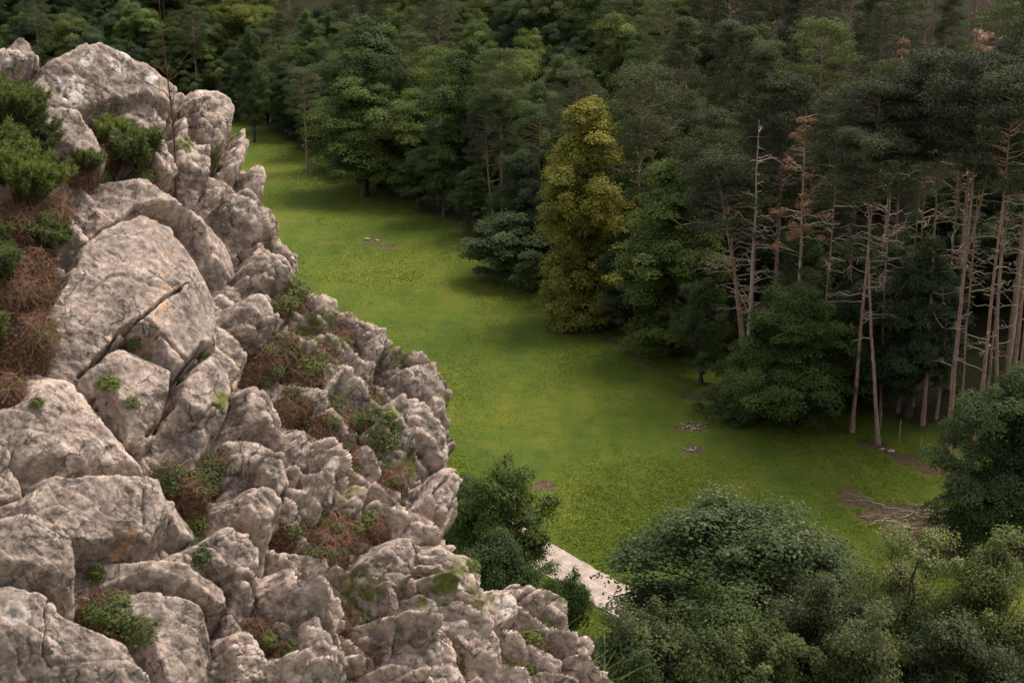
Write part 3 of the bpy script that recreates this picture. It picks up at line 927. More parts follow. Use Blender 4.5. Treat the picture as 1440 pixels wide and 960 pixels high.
tree_px(None, 0, 1403, 600, 140, 1.0, 'leaning pine just behind the drooping dark tree', root=p, rz=0)
tree_px('pine', 0, 1420, 575, 60, 0.9, 'dark straight pine at the right end of the trunks')
for kk, (px_, bs_, tp_, ln_, lab_) in enumerate([(1084, 528, 105, 0.0, 'slim straight pine right of the leaning pair'), (1152, 572, 130, 0.01, 'slim pine stem showing above the feathery green tree'),
                                             (1238, 585, 110, -0.02, 'thin pine stem behind the slanting pine'), (1262, 580, 95, 0.015, 'thin pine midway between the slanting pine and the one between the posts'),
                                             (1283, 572, 120, -0.03, 'thin pale pine stem close left of the pine between the posts'), (1316, 590, 85, 0.02, 'thin pine leaning right behind the forked pine'),
                                             (1350, 600, 105, -0.01, 'thin pine stem between the forked pine and the rough snaggy pine'), (1384, 590, 90, 0.01, 'thin straight pine right of the rough snaggy pine'),
                                             (1433, 600, 85, -0.01, 'thin pine stem at the right edge above the drooping dark tree')]):
    p = pine('pine_tree', 400 + kk, 24, 5.0, M['needle'], 0.77, lean=ln_, pads=50, per=200, dead=26, dead_from=0.25, trunk_r=0.105, dead_len=1.1)
    tree_px(None, 0, px_, bs_, tp_, 1.0, lab_, root=p, rz=0)
X = broadleaf('broadleaf_tree', 59, 14, 8.5, M['leaf_dark'], M['bark_dark'], 0.14, 0.20, 300, 190, 'egg', flat_=0.6, droop=0.12, lobes=20)
tree_px(None, 0, 1278, 585, 315, 1.0, 'dark hanging leaved tree right of the slanting pine', root=X, w_px=130)
Y = broadleaf('broadleaf_tree', 60, 10.5, 9.0, M['leaf_dark'], M['bark_dark'], 0.01, 0.16, 480, 210, 'dome', flat_=0.45, droop=0.28, lobes=26)
tree_px(None, 0, 1415, 768, 512, 1.0, 'drooping dark tree with foliage to the ground beside the muddy patch', root=Y, w_px=210)

# --- the wood behind, filled in rows up the slope
HX = [t for t in TREES]
count = 0
FILL = []
seg = np.diff(EDGE, axis=0)
cand = []
r = np.random.default_rng(99)
for row, s0 in enumerate((5, 10, 15.5, 21, 27, 33.5, 41, 49, 58)):
    for a, dvec in zip(EDGE[:-1], seg):
        L = np.linalg.norm(dvec); nrm = np.array([-dvec[1], dvec[0]]) / L
        step = 5.4 if row < 3 else 6.0
        for t in np.arange(0, L, step):
            q = a + dvec * (t / L) + nrm * s0 + r.normal(size=2) * 1.3
            cand.append((q[0], q[1], row))
for (x, yy, row) in cand:
    if yy < 60 or yy > 345: continue
    z = T(x, yy)
    P_ = np.array([x, yy, z + 14]) - CAM
    dep = P_ @ FW
    u_ = P_ @ RT / dep * F + 720; v_ = 480 - P_ @ UP / dep * F
    if dep < 50 or u_ < -70 or u_ > 1520 or v_ < -170: continue
    s = edge_dist(np.array([x]), np.array([yy]))[0]
    if s < 3: continue
    if s < 14 and any(abs(u_ - kp) < kw and yy < ky + 2.0 for kp, kw, ky in KEEP): continue
    if any((x - a) ** 2 + (yy - b) ** 2 < (3.0 if row < 2 else 3.9) ** 2 for a, b in TREES): continue
    # conifers hold the right half, broadleaves the left
    pc = sstep(880, 1120, u_ + r.normal() * 60)
    if u_ < 700: pc = 0.10
    TREES.append((x, yy)); FILL.append((x, yy, u_, v_, row, r.random() < pc))
for (x, yy, u_, v_, row, is_pine) in FILL:
    if is_pine:
        o = spawn('pine', int(r.choice([0, 1, 2, 0, 2, 3], 1)[0]))
        h = r.uniform(17, 23)
        z_ = 'upper' if row > 2 else 'lower'
        side = 'right' if u_ > 1080 else 'middle'
        put(o, x, yy, h, r.uniform(0.95, 1.2), None, f'dark pine standing among others in the {z_} {side} of the wood', 'tree', f'pines packed in the {z_} {side} wood')
    else:
        o = spawn('oak', int(r.integers(0, 5)))
        h = r.uniform(12.5, 17)
        z_ = 'upper' if row > 2 else 'lower'
        side = 'left' if u_ < 400 else ('centre' if u_ < 880 else 'right')
        put(o, x, yy, h, r.uniform(0.95, 1.25), None, f'leafy crown merging into the {z_} {side} of the wood', 'tree', f'broadleaf trees packed in the {z_} {side} wood')
n_u = 0
for (x, yy, u_, v_, row, is_pine) in FILL + [f for f in FILL if f[5] and f[4] < 5]:
    if row > 4 or (not is_pine and row > 1): continue
    if r.random() > (0.9 if is_pine else 0.5): continue
    x2, y2 = x + r.normal() * 1.6, yy + r.normal() * 1.6
    if edge_dist(np.array([x2]), np.array([y2]))[0] < 3.5: continue
    o = spawn('under', int(r.integers(0, 2))); n_u += 1
    put(o, x2, y2, r.uniform(4.5, 8.5), r.uniform(0.95, 1.3), None, 'dark leafy undergrowth filling the gloom between the trunks of the wood', 'shrub', 'undergrowth shrubs inside the wood')
print('FILL', len(FILL), n_u)

# --- trees below the crag
def near_tree(root, px, top, yy, w_px, label, cat='tree', rz=0.0):
    h, x = top_h(px, top, yy)
    dep = (np.array([x, yy, T(x, yy) + h * 0.6]) - CAM) @ FW
    wide = w_px / F * dep / (root['nominal_w'] * h / root['nominal_h'])
    put(root, x, yy, h, wide, rz, label, cat)
    return x, yy, h


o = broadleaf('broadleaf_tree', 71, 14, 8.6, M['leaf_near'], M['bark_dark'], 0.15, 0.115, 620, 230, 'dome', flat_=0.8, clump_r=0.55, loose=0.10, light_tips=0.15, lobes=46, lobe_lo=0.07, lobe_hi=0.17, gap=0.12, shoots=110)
near_tree(o, 1045, 716, 48, 410, 'big round grey green tree below the crag in front of the meadow')
o = broadleaf('broadleaf_tree', 72, 7.5, 5.4, M['leaf_near'], M['bark_dark'], 0.12, 0.13, 260, 190, 'round', flat_=0.7, clump_r=0.48, gap=0.2, loose=0.06, nlimb=50, lobes=18, lobe_lo=0.10, shoots=40)
near_tree(o, 700, 654, 66, 150, 'open crowned tree overhanging the concrete path next to the crag')
o = broadleaf('shrub', 73, 8.5, 5.6, M['leaf_near'], M['bark_dark'], 0.06, 0.115, 300, 210, 'dome', clump_r=0.48, lobes=18, lobe_lo=0.08, lobe_hi=0.19, shoots=50)
near_tree(o, 798, 812, 54, 120, 'dark green bush covering the lower end of the concrete path', 'shrub')
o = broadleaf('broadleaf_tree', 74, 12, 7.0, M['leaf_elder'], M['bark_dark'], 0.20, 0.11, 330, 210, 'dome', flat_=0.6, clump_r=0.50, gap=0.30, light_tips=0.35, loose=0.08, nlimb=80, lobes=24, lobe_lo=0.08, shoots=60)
near_tree(o, 1285, 752, 44, 210, 'airy tree with pale flowering tips and dark stems showing through')
o = broadleaf('broadleaf_tree', 75, 11, 5.4, M['leaf_elder'], M['bark_dark'], 0.2, 0.11, 300, 210, 'dome', flat_=0.6, clump_r=0.48, light_tips=0.35, loose=0.08, lobes=20, lobe_lo=0.08, lobe_hi=0.19, shoots=60)
near_tree(o, 1150, 808, 43, 160, 'pale tipped small tree between the round tree and the airy one')
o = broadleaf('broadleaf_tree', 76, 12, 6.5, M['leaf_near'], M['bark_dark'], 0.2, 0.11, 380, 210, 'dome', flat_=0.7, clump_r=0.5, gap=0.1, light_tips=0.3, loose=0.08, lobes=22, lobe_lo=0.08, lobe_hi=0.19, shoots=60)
near_tree(o, 1412, 786, 43, 190, 'leafy tree in the bottom right corner under the muddy patch')
o = broadleaf('shrub', 77, 9, 6.5, M['leaf_near'], M['bark_dark'], 0.06, 0.115, 340, 210, 'dome', clump_r=0.5, light_tips=0.12, lobes=22, lobe_lo=0.08, lobe_hi=0.19, shoots=60)
near_tree(o, 915, 846, 42, 200, 'low dark bush at the very bottom beside the foot of the crag', 'shrub')
o = broadleaf('shrub', 78, 9, 5.5, M['leaf_near'], M['bark_dark'], 0.06, 0.115, 320, 210, 'dome', clump_r=0.5, light_tips=0.12, lobes=22, lobe_lo=0.08, lobe_hi=0.19, shoots=60)
near_tree(o, 1065, 875, 40, 220, 'bush at the bottom edge in front of the big round tree', 'shrub')
o = broadleaf('shrub', 79, 5, 4.2, M['leaf_dark'], M['bark_dark'], 0.03, 0.115, 240, 200, 'dome', clump_r=0.42, lobes=12)
near_tree(o, 693, 744, 60, 120, 'dark low bush under the open crowned tree against the crag', 'shrub')

o = broadleaf('shrub', 80, 5, 4.2, M['leaf_near'], M['bark_dark'], 0.03, 0.115, 240, 200, 'dome', clump_r=0.42, lobes=12)
near_tree(o, 652, 668, 76, 90, 'bush half hidden behind the crag above the open crowned tree', 'shrub')
o = broadleaf('shrub', 81, 9, 6.0, M['leaf_near'], M['bark_dark'], 0.06, 0.115, 340, 210, 'dome', clump_r=0.5, light_tips=0.14, lobes=22, lobe_lo=0.08, lobe_hi=0.19, shoots=60)
near_tree(o, 1215, 892, 40, 230, 'broad bush at the bottom edge below the airy tree', 'shrub')
o = broadleaf('shrub', 82, 9, 6.0, M['leaf_near'], M['bark_dark'], 0.06, 0.115, 340, 210, 'dome', clump_r=0.5, lobes=22, lobe_lo=0.08, lobe_hi=0.19, shoots=60)
near_tree(o, 1010, 846, 43, 260, 'dark bush under the big round tree at the bottom edge', 'shrub')
o = broadleaf('shrub', 83, 9, 6.0, M['leaf_elder'], M['bark_dark'], 0.06, 0.115, 340, 210, 'dome', clump_r=0.5, lobes=22, light_tips=0.25, lobe_lo=0.08, lobe_hi=0.19, shoots=60)
near_tree(o, 1370, 880, 40, 230, 'bush in the bottom right corner in front of the leafy corner tree', 'shrub')

# ------------------------------------------------------------------ the crag
sil = [(-260, 40), (-120, 50), (0, 56), (30, 50), (55, 62), (75, 70), (100, 58), (135, 53), (165, 60), (200, 78), (240, 100), (262, 117), (272, 124), (285, 103),
       (300, 106), (315, 130), (335, 152), (343, 166), (350, 182), (352, 206), (362, 226), (375, 246), (381, 262), (376, 275), (388, 286), (404, 305),
       (407, 320), (401, 340), (420, 356), (428, 376), (432, 390), (450, 401), (470, 415), (512, 431), (530, 446), (548, 466), (551, 488), (560, 498),
       (585, 500), (605, 515), (613, 531), (635, 551), (640, 580), (644, 596), (650, 620), (655, 645), (652, 680), (658, 692), (655, 710), (645, 726),
       (640, 746), (650, 766), (670, 781), (690, 801), (696, 815), (715, 821), (730, 818), (741, 836), (760, 830), (790, 838), (806, 866), (815, 881),
       (838, 886), (842, 916), (846, 936), (870, 946), (884, 962), (930, 1010), (1000, 1120), (1040, 1250)]
closed = sil + [(1040, 1700), (-700, 1700), (-700, 40)]

e_t = ray(400, 520); e_t = e_t / np.linalg.norm(e_t)
TV = e_t - (e_t @ CN) * CN; TV /= np.linalg.norm(TV)          # in the plane, away from the valley viewer (up and right)
BV = np.cross(CN, TV)
O0 = crag_point(400, 520)


def to_uv(P):
    q = P - O0
    return np.stack([q @ TV, q @ BV], -1)


def px_uv(pts):
    return np.array([to_uv(crag_point(*p)) for p in pts])


st = px_uv([(550, 700), (650, 780)]); SA = st[1] - st[0]; SA /= np.linalg.norm(SA); SB = np.array([-SA[1], SA[0]])

STEP = 1.75
cx = np.concatenate([np.arange(-300, -20, 6.0), np.arange(-20, 960, STEP)])
cy = np.concatenate([np.arange(-60, 985, STEP), np.arange(985, 1260, 6.0)])
QX, QY = np.meshgrid(cx, cy)
dirs = FW[None, None] + RT * ((QX - 720) / F)[..., None] + UP * ((480 - QY) / F)[..., None]
P0 = CAM + dirs / (PA + PB * QX + PC * QY)[..., None]
UV = to_uv(P0)
U, Vv = UV[..., 0], UV[..., 1]


def sdist(poly, x, y):
    """signed distance, positive inside"""
    poly = np.asarray(poly); n = len(poly)
    d = np.full(x.shape, 1e9); inside = np.zeros(x.shape, bool)
    for i in range(n):
        a, b = poly[i], poly[(i + 1) % n]
        e = b - a
        t = np.clip(((x - a[0]) * e[0] + (y - a[1]) * e[1]) / (e @ e + 1e-12), 0, 1)
        d = np.minimum(d, np.hypot(x - a[0] - t * e[0], y - a[1] - t * e[1]))
        c = ((a[1] > y) != (b[1] > y)) & (x < (b[0] - a[0]) * (y - a[1]) / (b[1] - a[1] + 1e-12) + a[0])
        inside ^= c
    return np.where(inside, d, -d)


UV3 = np.stack([U, Vv, 0 * U], -1)
wx = 0.030 * fbm(UV3 * 5.0, 4, 61); wy = 0.030 * fbm(UV3 * 5.0, 4, 71)
WU, WV = U + wx, Vv + wy


def cells(x, y, size, aniso, seed, tilt, rough=0.45, crack=0.5):
    """broken rock ribs: jittered cells along the bedding, each a tilted facet; returns height, edge distance, cell id"""
    a = (x * SA[0] + y * SA[1]) / (size * aniso); b = (x * SB[0] + y * SB[1]) / size
    ia, ib = np.floor(a).astype(np.int64), np.floor(b).astype(np.int64)
    f1 = np.full(a.shape, 9.0); f2 = f1.copy(); hh = np.zeros(a.shape); cid = np.zeros(a.shape, np.int64)
    z0 = np.zeros_like(ia)
    for da in (-1, 0, 1):
        for db in (-1, 0, 1):
            ja, jb = ia + da, ib + db
            ca = ja + 0.5 + 0.85 * (_hash(ja, jb, z0, seed) - 0.5); cb = jb + 0.5 + 0.85 * (_hash(ja, jb, z0, seed + 1) - 0.5)
            da_, db_ = (a - ca), (b - cb)
            dist = np.sqrt(da_ ** 2 + db_ ** 2)
            g1 = tilt * (0.4 + 1.2 * _hash(ja, jb, z0, seed + 2)); g2 = (_hash(ja, jb, z0, seed + 3) - 0.5) * 1.1 * tilt
            ox, oy = da_ * size * aniso * SA[0] + db_ * size * SB[0], da_ * size * aniso * SA[1] + db_ * size * SB[1]
            h = (_hash(ja, jb, z0, seed + 4) - 0.5) * rough * size + g1 * ox + g2 * oy
            m = dist < f1
            f2 = np.where(m, f1, np.minimum(f2, dist))
            hh = np.where(m, h, hh); cid = np.where(m, ja * 7919 + jb, cid); f1 = np.where(m, dist, f1)
    e = f2 - f1
    return hh - crack * size * (1 - sstep(0.0, 0.085, e)), e, cid


h1, e1, c1 = cells(WU, WV, 0.20, 2.2, 100, 0.75, 0.55, 0.25)
h2, e2, c2 = cells(WU * 0.8 + U * 0.2 + 0.7, WV * 0.8 + Vv * 0.2, 0.085, 2.3, 200, 0.80, 0.55, 0.28)
w3x, w3y = 0.016 * fbm(UV3 * 14.0, 3, 63), 0.016 * fbm(UV3 * 14.0, 3, 73)
h3, e3, c3 = cells(U * 1.0 + 3 + wx * 0.6 + w3x, Vv + wy * 0.6 + w3y, 0.034, 2.0, 300, 0.75, 0.6, 0.3)
small = sstep(330, 470, QX + 0.15 * (QY - 400))                # finer breakage towards the right
lowl = 1 - sstep(380, 470, QX + 0.12 * (QY - 500))            # the big slabs carry the left side
bed = -0.07 - 0.07 * lowl + (1.0 - 0.3 * lowl) * h1 + (1 - 0.4 * lowl) * h2 * (0.6 + 0.7 * small) + h3 * (0.15 + 0.3 * small) * sstep(-0.15, 0.35, fbm(UV3 * 3.1, 2, 66)) + 0.07 * fbm(UV3 * 1.6, 3, 81)

# soil pockets (centre pixel, radius px, lift)
LIFT, RADM = 0.62, 0.95
soil_px = [(50, 300, 80, .20), (40, 400, 70, .20), (50, 470, 60, .18), (20, 540, 40, .14), (20, 180, 60, .10), (130, 220, 45, .09), (175, 190, 40, .08), (215, 230, 35, .07), (285, 680, 40, .06),
           (160, 850, 45, .10), (190, 885, 45, .08), (250, 660, 35, .05), (150, 545, 25, .03), (420, 420, 45, .09), (470, 465, 55, .10), (400, 490, 45, .08), (450, 510, 55, .10),
           (520, 560, 55, .10), (480, 590, 60, .10), (430, 560, 40, .06), (545, 610, 55, .10), (500, 640, 40, .08), (560, 660, 40, .07), (430, 720, 55, .11), (480, 740, 60, .11),
           (540, 730, 40, .08), (330, 640, 30, .06), (440, 840, 50, .09), (430, 900, 50, .08), (500, 850, 55, .09), (560, 850, 45, .07), (390, 870, 40, .06), (470, 780, 45, .08),
           (760, 900, 45, .10), (730, 930, 45, .10), (780, 930, 40, .08), (630, 870, 30, .05), (540, 900, 45, .07), (600, 800, 30, .05), (410, 630, 30, .05), (385, 330, 30, .04),
           (410, 400, 30, .05), (620, 570, 20, .03), (640, 920, 30, .05), (700, 860, 25, .04), (330, 560, 30, .05)]
sl = np.full(U.shape, -0.22)
for (sx, sy, sr, lift) in soil_px:
    q = np.hypot(QX - sx, (QY - sy)) / (sr * RADM)
    sl = np.maximum(sl, -0.22 + (0.135 + lift * LIFT) * (1 - sstep(0.35, 1.15, q)))
sl = np.minimum(sl, 0.045 + 0.3 * (sl - 0.045)) + 0.075 * fbm(UV3 * 4.5, 4, 91) + 0.026 * fbm(UV3 * 17, 4, 92)

# the blocks one can pick out, traced where they sit; (outline, lift, tilt towards the viewer, side tilt)
BLK = [
    ([(-60, 70), (0, 64), (30, 48), (55, 60), (72, 70), (60, 85), (35, 95), (-50, 92)], .10, .35, 0),
    ([(55, 92), (66, 72), (100, 58), (135, 53), (165, 61), (200, 79), (240, 102), (263, 119), (256, 146), (240, 162), (215, 152), (170, 142), (130, 140), (95, 136), (60, 126)], .16, .62, .05),
    ([(55, 146), (72, 128), (96, 146), (130, 180), (162, 212), (155, 224), (110, 212), (62, 182)], .12, .50, .1),
    ([(138, 152), (170, 143), (205, 152), (232, 176), (238, 206), (222, 212), (186, 172)], .05, .45, 0),
    ([(168, 172), (200, 176), (246, 216), (258, 248), (232, 244), (195, 215)], .06, .3, 0),
    ([(271, 122), (287, 101), (301, 106), (318, 136), (341, 160), (336, 186), (320, 212), (300, 196), (280, 176), (269, 150)], .14, .5, 0),
    ([(240, 170), (256, 156), (269, 166), (276, 196), (300, 199), (311, 222), (300, 252), (281, 276), (262, 262), (245, 212)], .08, .5, -.1),
    ([(321, 222), (340, 168), (351, 186), (352, 214), (337, 252), (318, 256), (309, 246)], .10, .4, 0),
    ([(343, 238), (360, 226), (378, 252), (380, 270), (364, 288), (350, 262)], .08, .45, 0),
    ([(290, 272), (302, 253), (323, 266), (311, 296), (295, 300), (280, 287)], .07, .5, 0),
    ([(322, 268), (346, 258), (372, 286), (401, 308), (406, 322), (352, 330), (312, 302)], .08, .5, 0),
    ([(138, 238), (162, 231), (205, 246), (262, 284), (322, 320), (352, 352), (330, 372), (300, 352), (252, 296), (198, 286), (150, 296), (128, 270)], .10, .42, -.05),
    ([(68, 450), (96, 398), (125, 332), (160, 302), (200, 289), (250, 300), (290, 350), (318, 400), (331, 436), (320, 460), (300, 480), (280, 494), (256, 514), (240, 500), (216, 460), (195, 455), (180, 462), (150, 480), (124, 510), (108, 506)], .15, .30, .02),
    ([(122, 516), (150, 483), (190, 468), (214, 474), (243, 508), (253, 528), (246, 566), (221, 606), (196, 602), (170, 566), (136, 532)], .10, .34, .03),
    ([(258, 526), (276, 505), (300, 486), (326, 478), (339, 500), (336, 540), (326, 582), (300, 622), (262, 644), (216, 616), (240, 582), (252, 556)], .11, .36, -.03),
    ([(54, 486), (100, 518), (150, 562), (202, 612), (228, 648), (150, 652), (62, 642), (0, 624), (-40, 600), (0, 556), (38, 540)], .09, .32, .12),
    ([(34, 690), (74, 651), (150, 656), (190, 661), (262, 682), (306, 692), (313, 716), (292, 736), (250, 742), (218, 770), (180, 766), (120, 756), (66, 732)], .15, .55, 0),
    ([(-40, 716), (0, 714), (40, 719), (84, 739), (106, 764), (126, 828), (121, 856), (72, 822), (30, 797), (-40, 788)], .15, .5, -.05),
    ([(-40, 806), (0, 798), (40, 794), (62, 815), (100, 850), (142, 870), (190, 900), (222, 942), (245, 990), (-40, 1010)], .20, .55, 0),
    ([(134, 764), (190, 774), (250, 785), (330, 814), (338, 840), (320, 851), (290, 846), (240, 826), (190, 806), (146, 801)], .10, .6, 0),
    ([(152, 832), (188, 808), (246, 836), (292, 862), (332, 902), (322, 928), (290, 952), (250, 975), (222, 922), (198, 872)], .14, .55, 0),
    ([(246, 764), (290, 741), (330, 730), (364, 741), (371, 770), (383, 828), (370, 852), (341, 872), (336, 820), (290, 792)], .11, .5, -.05),
    ([(320, 692), (351, 664), (386, 684), (416, 714), (396, 752), (371, 746), (330, 727)], .13, .55, 0),
    ([(331, 602), (370, 614), (405, 648), (413, 680), (396, 696), (366, 670), (336, 650)], .12, .5, 0),
    ([(336, 542), (352, 522), (392, 566), (412, 606), (404, 630), (372, 608), (340, 592)], .07, .45, 0),
    ([(404, 602), (420, 584), (446, 610), (451, 640), (431, 672), (410, 656)], .11, .5, 0),
    ([(416, 704), (448, 644), (470, 604), (488, 610), (487, 640), (479, 682), (460, 702)], .13, .5, 0),
    ([(484, 692), (499, 662), (515, 664), (529, 690), (526, 716), (500, 721)], .12, .45, 0),
    ([(454, 534), (478, 492), (501, 498), (506, 520), (490, 541), (470, 551)], .12, .55, 0),
    ([(523, 448), (531, 446), (547, 465), (551, 489), (541, 516), (526, 502), (520, 472)], .11, .4, 0),
    ([(555, 512), (586, 500), (605, 516), (632, 548), (640, 580), (620, 592), (600, 562), (570, 532)], .10, .42, 0),
    ([(564, 568), (584, 550), (618, 592), (642, 622), (640, 650), (606, 620), (580, 602)], .08, .4, 0),
    ([(596, 700), (620, 650), (654, 642), (652, 684), (634, 722), (612, 716)], .10, .4, 0),
    ([(636, 728), (649, 692), (658, 692), (655, 712), (645, 726)], .07, .4, 0),
    ([(512, 780), (545, 746), (580, 746), (592, 790), (586, 826), (550, 842), (520, 816)], .13, .6, 0),
    ([(672, 856), (690, 822), (726, 836), (734, 870), (716, 886), (686, 876)], .11, .5, 0),
    ([(708, 824), (727, 817), (740, 838), (724, 850)], .08, .5, 0),
    ([(744, 838), (760, 830), (790, 839), (808, 868), (806, 890), (780, 882), (750, 854)], .10, .5, 0),
    ([(812, 890), (836, 884), (842, 920), (832, 946), (812, 920)], .11, .4, 0),
    ([(598, 852), (640, 850), (692, 880), (738, 936), (720, 948), (660, 922), (610, 882)], .08, .45, 0),
    ([(556, 772), (640, 748), (690, 808), (682, 852), (640, 832), (592, 792)], .08, .4, 0),
    ([(526, 884), (580, 862), (640, 900), (690, 962), (600, 985), (548, 922)], .08, .45, 0),
    ([(381, 806), (410, 780), (431, 790), (432, 830), (411, 852), (386, 846)], .11, .5, 0),
    ([(438, 822), (470, 810), (492, 870), (472, 902), (444, 872)], .10, .5, 0),
    ([(418, 872), (440, 860), (472, 902), (496, 960), (460, 985), (424, 922)], .10, .5, 0),
    ([(330, 420), (348, 402), (382, 412), (402, 452), (396, 486), (360, 470), (336, 456)], .08, .45, 0),
    ([(350, 360), (372, 342), (404, 356), (424, 378), (420, 402), (386, 396), (356, 382)], .08, .4, 0),
    ([(300, 890), (336, 876), (372, 902), (386, 962), (340, 985), (322, 930)], .10, .5, 0),
    ([(540, 560), (566, 548), (582, 572), (574, 604), (548, 600)], .08, .5, 0),
    ([(446, 404), (470, 415), (486, 436), (478, 456), (456, 446), (448, 426)], .08, .45, 0),
]
H0 = bed.copy()
bid = np.full(U.shape, -1, np.int64)
rb = np.random.default_rng(5)
for k, (poly, lift, tl, sd) in enumerate(BLK):
    pu = px_uv(poly)
    cpx = np.mean(poly, axis=0); vr = ray(*cpx); vr /= np.linalg.norm(vr)
    hh_ = lift * 0.60 - 0.01
    sh_ = hh_ * vr / (vr @ CN) - hh_ * CN              # where a block this high has to be rooted
    pu = pu + np.array([sh_ @ TV, sh_ @ BV])
    lo, hi = pu.min(0) - 0.12, pu.max(0) + 0.12
    m = (U > lo[0]) & (U < hi[0]) & (Vv > lo[1]) & (Vv < hi[1])
    x, y_ = U[m] + wx[m] * 0.30 + w3x[m] * 0.9, Vv[m] + wy[m] * 0.30 + w3y[m] * 0.9
    d = sdist(pu, x, y_)
    c = pu.mean(0); ext = (pu.max(0) - pu.min(0)).mean()
    dx, dy_ = x - c[0], y_ - c[1]
    flat_k = 0.50 if k in (11, 12, 13, 14, 15) else 0.66
    top = lift * flat_k + (tl * 0.55) * dx + sd * dy_
    # a few chisel planes knock the corners off
    for j in range(6):
        an = rb.uniform(0, 6.28)
        nx_, ny_ = math.cos(an), math.sin(an)
        sl_ = rb.uniform(0.40, 1.3); off = ext * rb.uniform(0.13, 0.30)
        top = np.minimum(top, lift * flat_k + tl * 0.55 * off * nx_ + (tl * 0.45) * (dx - off * nx_) * 0.6 - sl_ * (dx * nx_ + dy_ * ny_ - off))
    kk = rb.uniform(2.6, 5.0)
    side = -0.15 + kk * (d + 0.017)
    a_ = top; b_ = side
    w = 0.005
    hmin = 0.5 * (a_ + b_ - np.sqrt((a_ - b_) ** 2 + w * w))      # rounded shoulder
    # hairline fractures inside the block
    cr = 0.08 if k in (12, 13, 14) else (0.15 if k in (1, 2, 11, 15, 16, 17, 18, 19, 20) else 0.32)
    sub = h1[m] * cr * 0.35 + h2[m] * cr + h3[m] * cr
    hb = hmin + sub + 0.012 * fbm(np.stack([x * 9, y_ * 9, 0 * x + k], -1), 4, 111 + k)
    hb = np.where(d > -0.06, hb, -9)
    old = H0[m]
    win = hb > old
    H0[m] = np.where(win, hb, old)
    bb = bid[m]; bb[win & (d > 0.0)] = k; bb[win & (d <= 0)] = np.where(bb[win & (d <= 0)] < 0, k, bb[win & (d <= 0)]); bid[m] = bb


def crack(pts, w=0.010, dep=0.07):
    global H0
    pu = px_uv(pts)
    for a, b in zip(pu[:-1], pu[1:]):
        e = b - a
        t = np.clip(((WU - a[0]) * e[0] + (WV - a[1]) * e[1]) / (e @ e), 0, 1)
        dd = np.hypot(WU - a[0] - t * e[0], WV - a[1] - t * e[1])
        H0 = H0 - dep * (1 - sstep(0.2 * w, w, dd))


crack([(252, 416), (236, 424)], 0.005, .03)
crack([(236, 424), (215, 435), (192, 458), (165, 470), (148, 488), (120, 512)], 0.011, .08)
crack([(300, 486), (270, 500), (254, 518), (250, 540), (244, 568)], 0.012, .09)
crack([(196, 458), (215, 480), (240, 505), (252, 518)], 0.008, .05)
crack([(244, 568), (232, 585), (216, 606)], 0.012, .07)
crack([(120, 420), (150, 400), (170, 405), (200, 420)], 0.005, .012)
crack([(50, 850), (44, 880), (40, 920), (60, 940)], 0.007, .04)
crack([(180, 670), (182, 720), (190, 760)], 0.006, .03)
crack([(270, 600), (290, 580), (310, 590)], 0.005, .02)
crack([(600, 700), (615, 680), (640, 670), (648, 655)], 0.008, .04)
crack([(570, 640), (590, 655), (596, 690), (610, 720)], 0.008, .04)
soilv = sstep(-0.012, 0.02, sl - H0)
H0 = np.maximum(H0, sl)
bid = np.where(soilv > 0.8, -1, bid)
# the far side of the ridge falls away
sd_ = sdist(px_uv(closed), WU * 0.6 + U * 0.4, WV * 0.6 + Vv * 0.4)
out_ = np.maximum(-sd_, 0)
inn = np.maximum(sd_, 0)
H0 = H0 * sstep(-0.10, 0.02, sd_) - 0.045 * (1 - sstep(0, 0.05, inn)) - 7.0 * out_ - 0.03 * sstep(0, .03, out_)
H0 = np.maximum(H0, -3.6)
PT = P0 + CN * H0[..., None]
du = np.gradient(PT, axis=1); dv = np.gradient(PT, axis=0)
NN = np.cross(du, dv); NN /= np.linalg.norm(NN, axis=-1)[..., None] + 1e-12
NN = np.where((NN @ CN)[..., None] < 0, -NN, NN)
calm = np.where(np.isin(bid, (12, 13, 14)), 0.35, np.where(np.isin(bid, (1, 2, 11, 15, 16, 17, 18, 19, 20)), 0.5, 0.75))
fine_a = calm * (0.012 * ridged(PT * 5.0, 3, 121) + 0.007 * ridged(PT * 17.0, 4, 125) + 0.006 * fbm(PT * 30.0, 4, 131) - 0.006 * np.maximum(0, fbm(PT * 34.0, 3, 141) - 0.15) * 3) * (1 - 0.7 * soilv)
# bedding grooves
bedz = (PT @ (CN * 0.55 - BV * 0.8)) * 17 + 1.3 * fbm(PT * 3.0, 3, 151)
fine_a = fine_a + 0.0022 * (np.abs((bedz % 1.0) - 0.5) * 2 - 0.5) * sstep(-0.3, 0.5, fbm(PT * 2.2, 2, 161)) * (1 - soilv)
PT = PT + NN * fine_a[..., None]
lich = np.zeros(U.shape)
for (lx, ly, lr) in [(100, 136, 17), (110, 105, 9), (152, 112, 14), (195, 138, 8), (78, 122, 6)]:
    q = np.hypot((QX - lx), (QY - ly)) / lr
    lich = np.maximum(lich, 1 - sstep(0.85, 1.05, q + 0.15 * fbm(UV3 * 30, 2, 171)))
oran = np.zeros(U.shape)
for (lx, ly, lr) in [(233, 367, 10), (246, 333, 7), (213, 388, 6), (216, 406, 7), (217, 424, 8), (219, 446, 12), (211, 462, 8), (212, 482, 9), (168, 772, 16), (272, 845, 8), (258, 540, 7), (345, 745, 9), (5, 645, 9), (312, 958, 12)]:
    q = np.hypot((QX - lx), (QY - ly)) / lr
    oran = np.maximum(oran, 1 - sstep(0.35, 0.9, q + 0.3 * fbm(UV3 * 40, 2, 181)))
moss = np.zeros(U.shape)
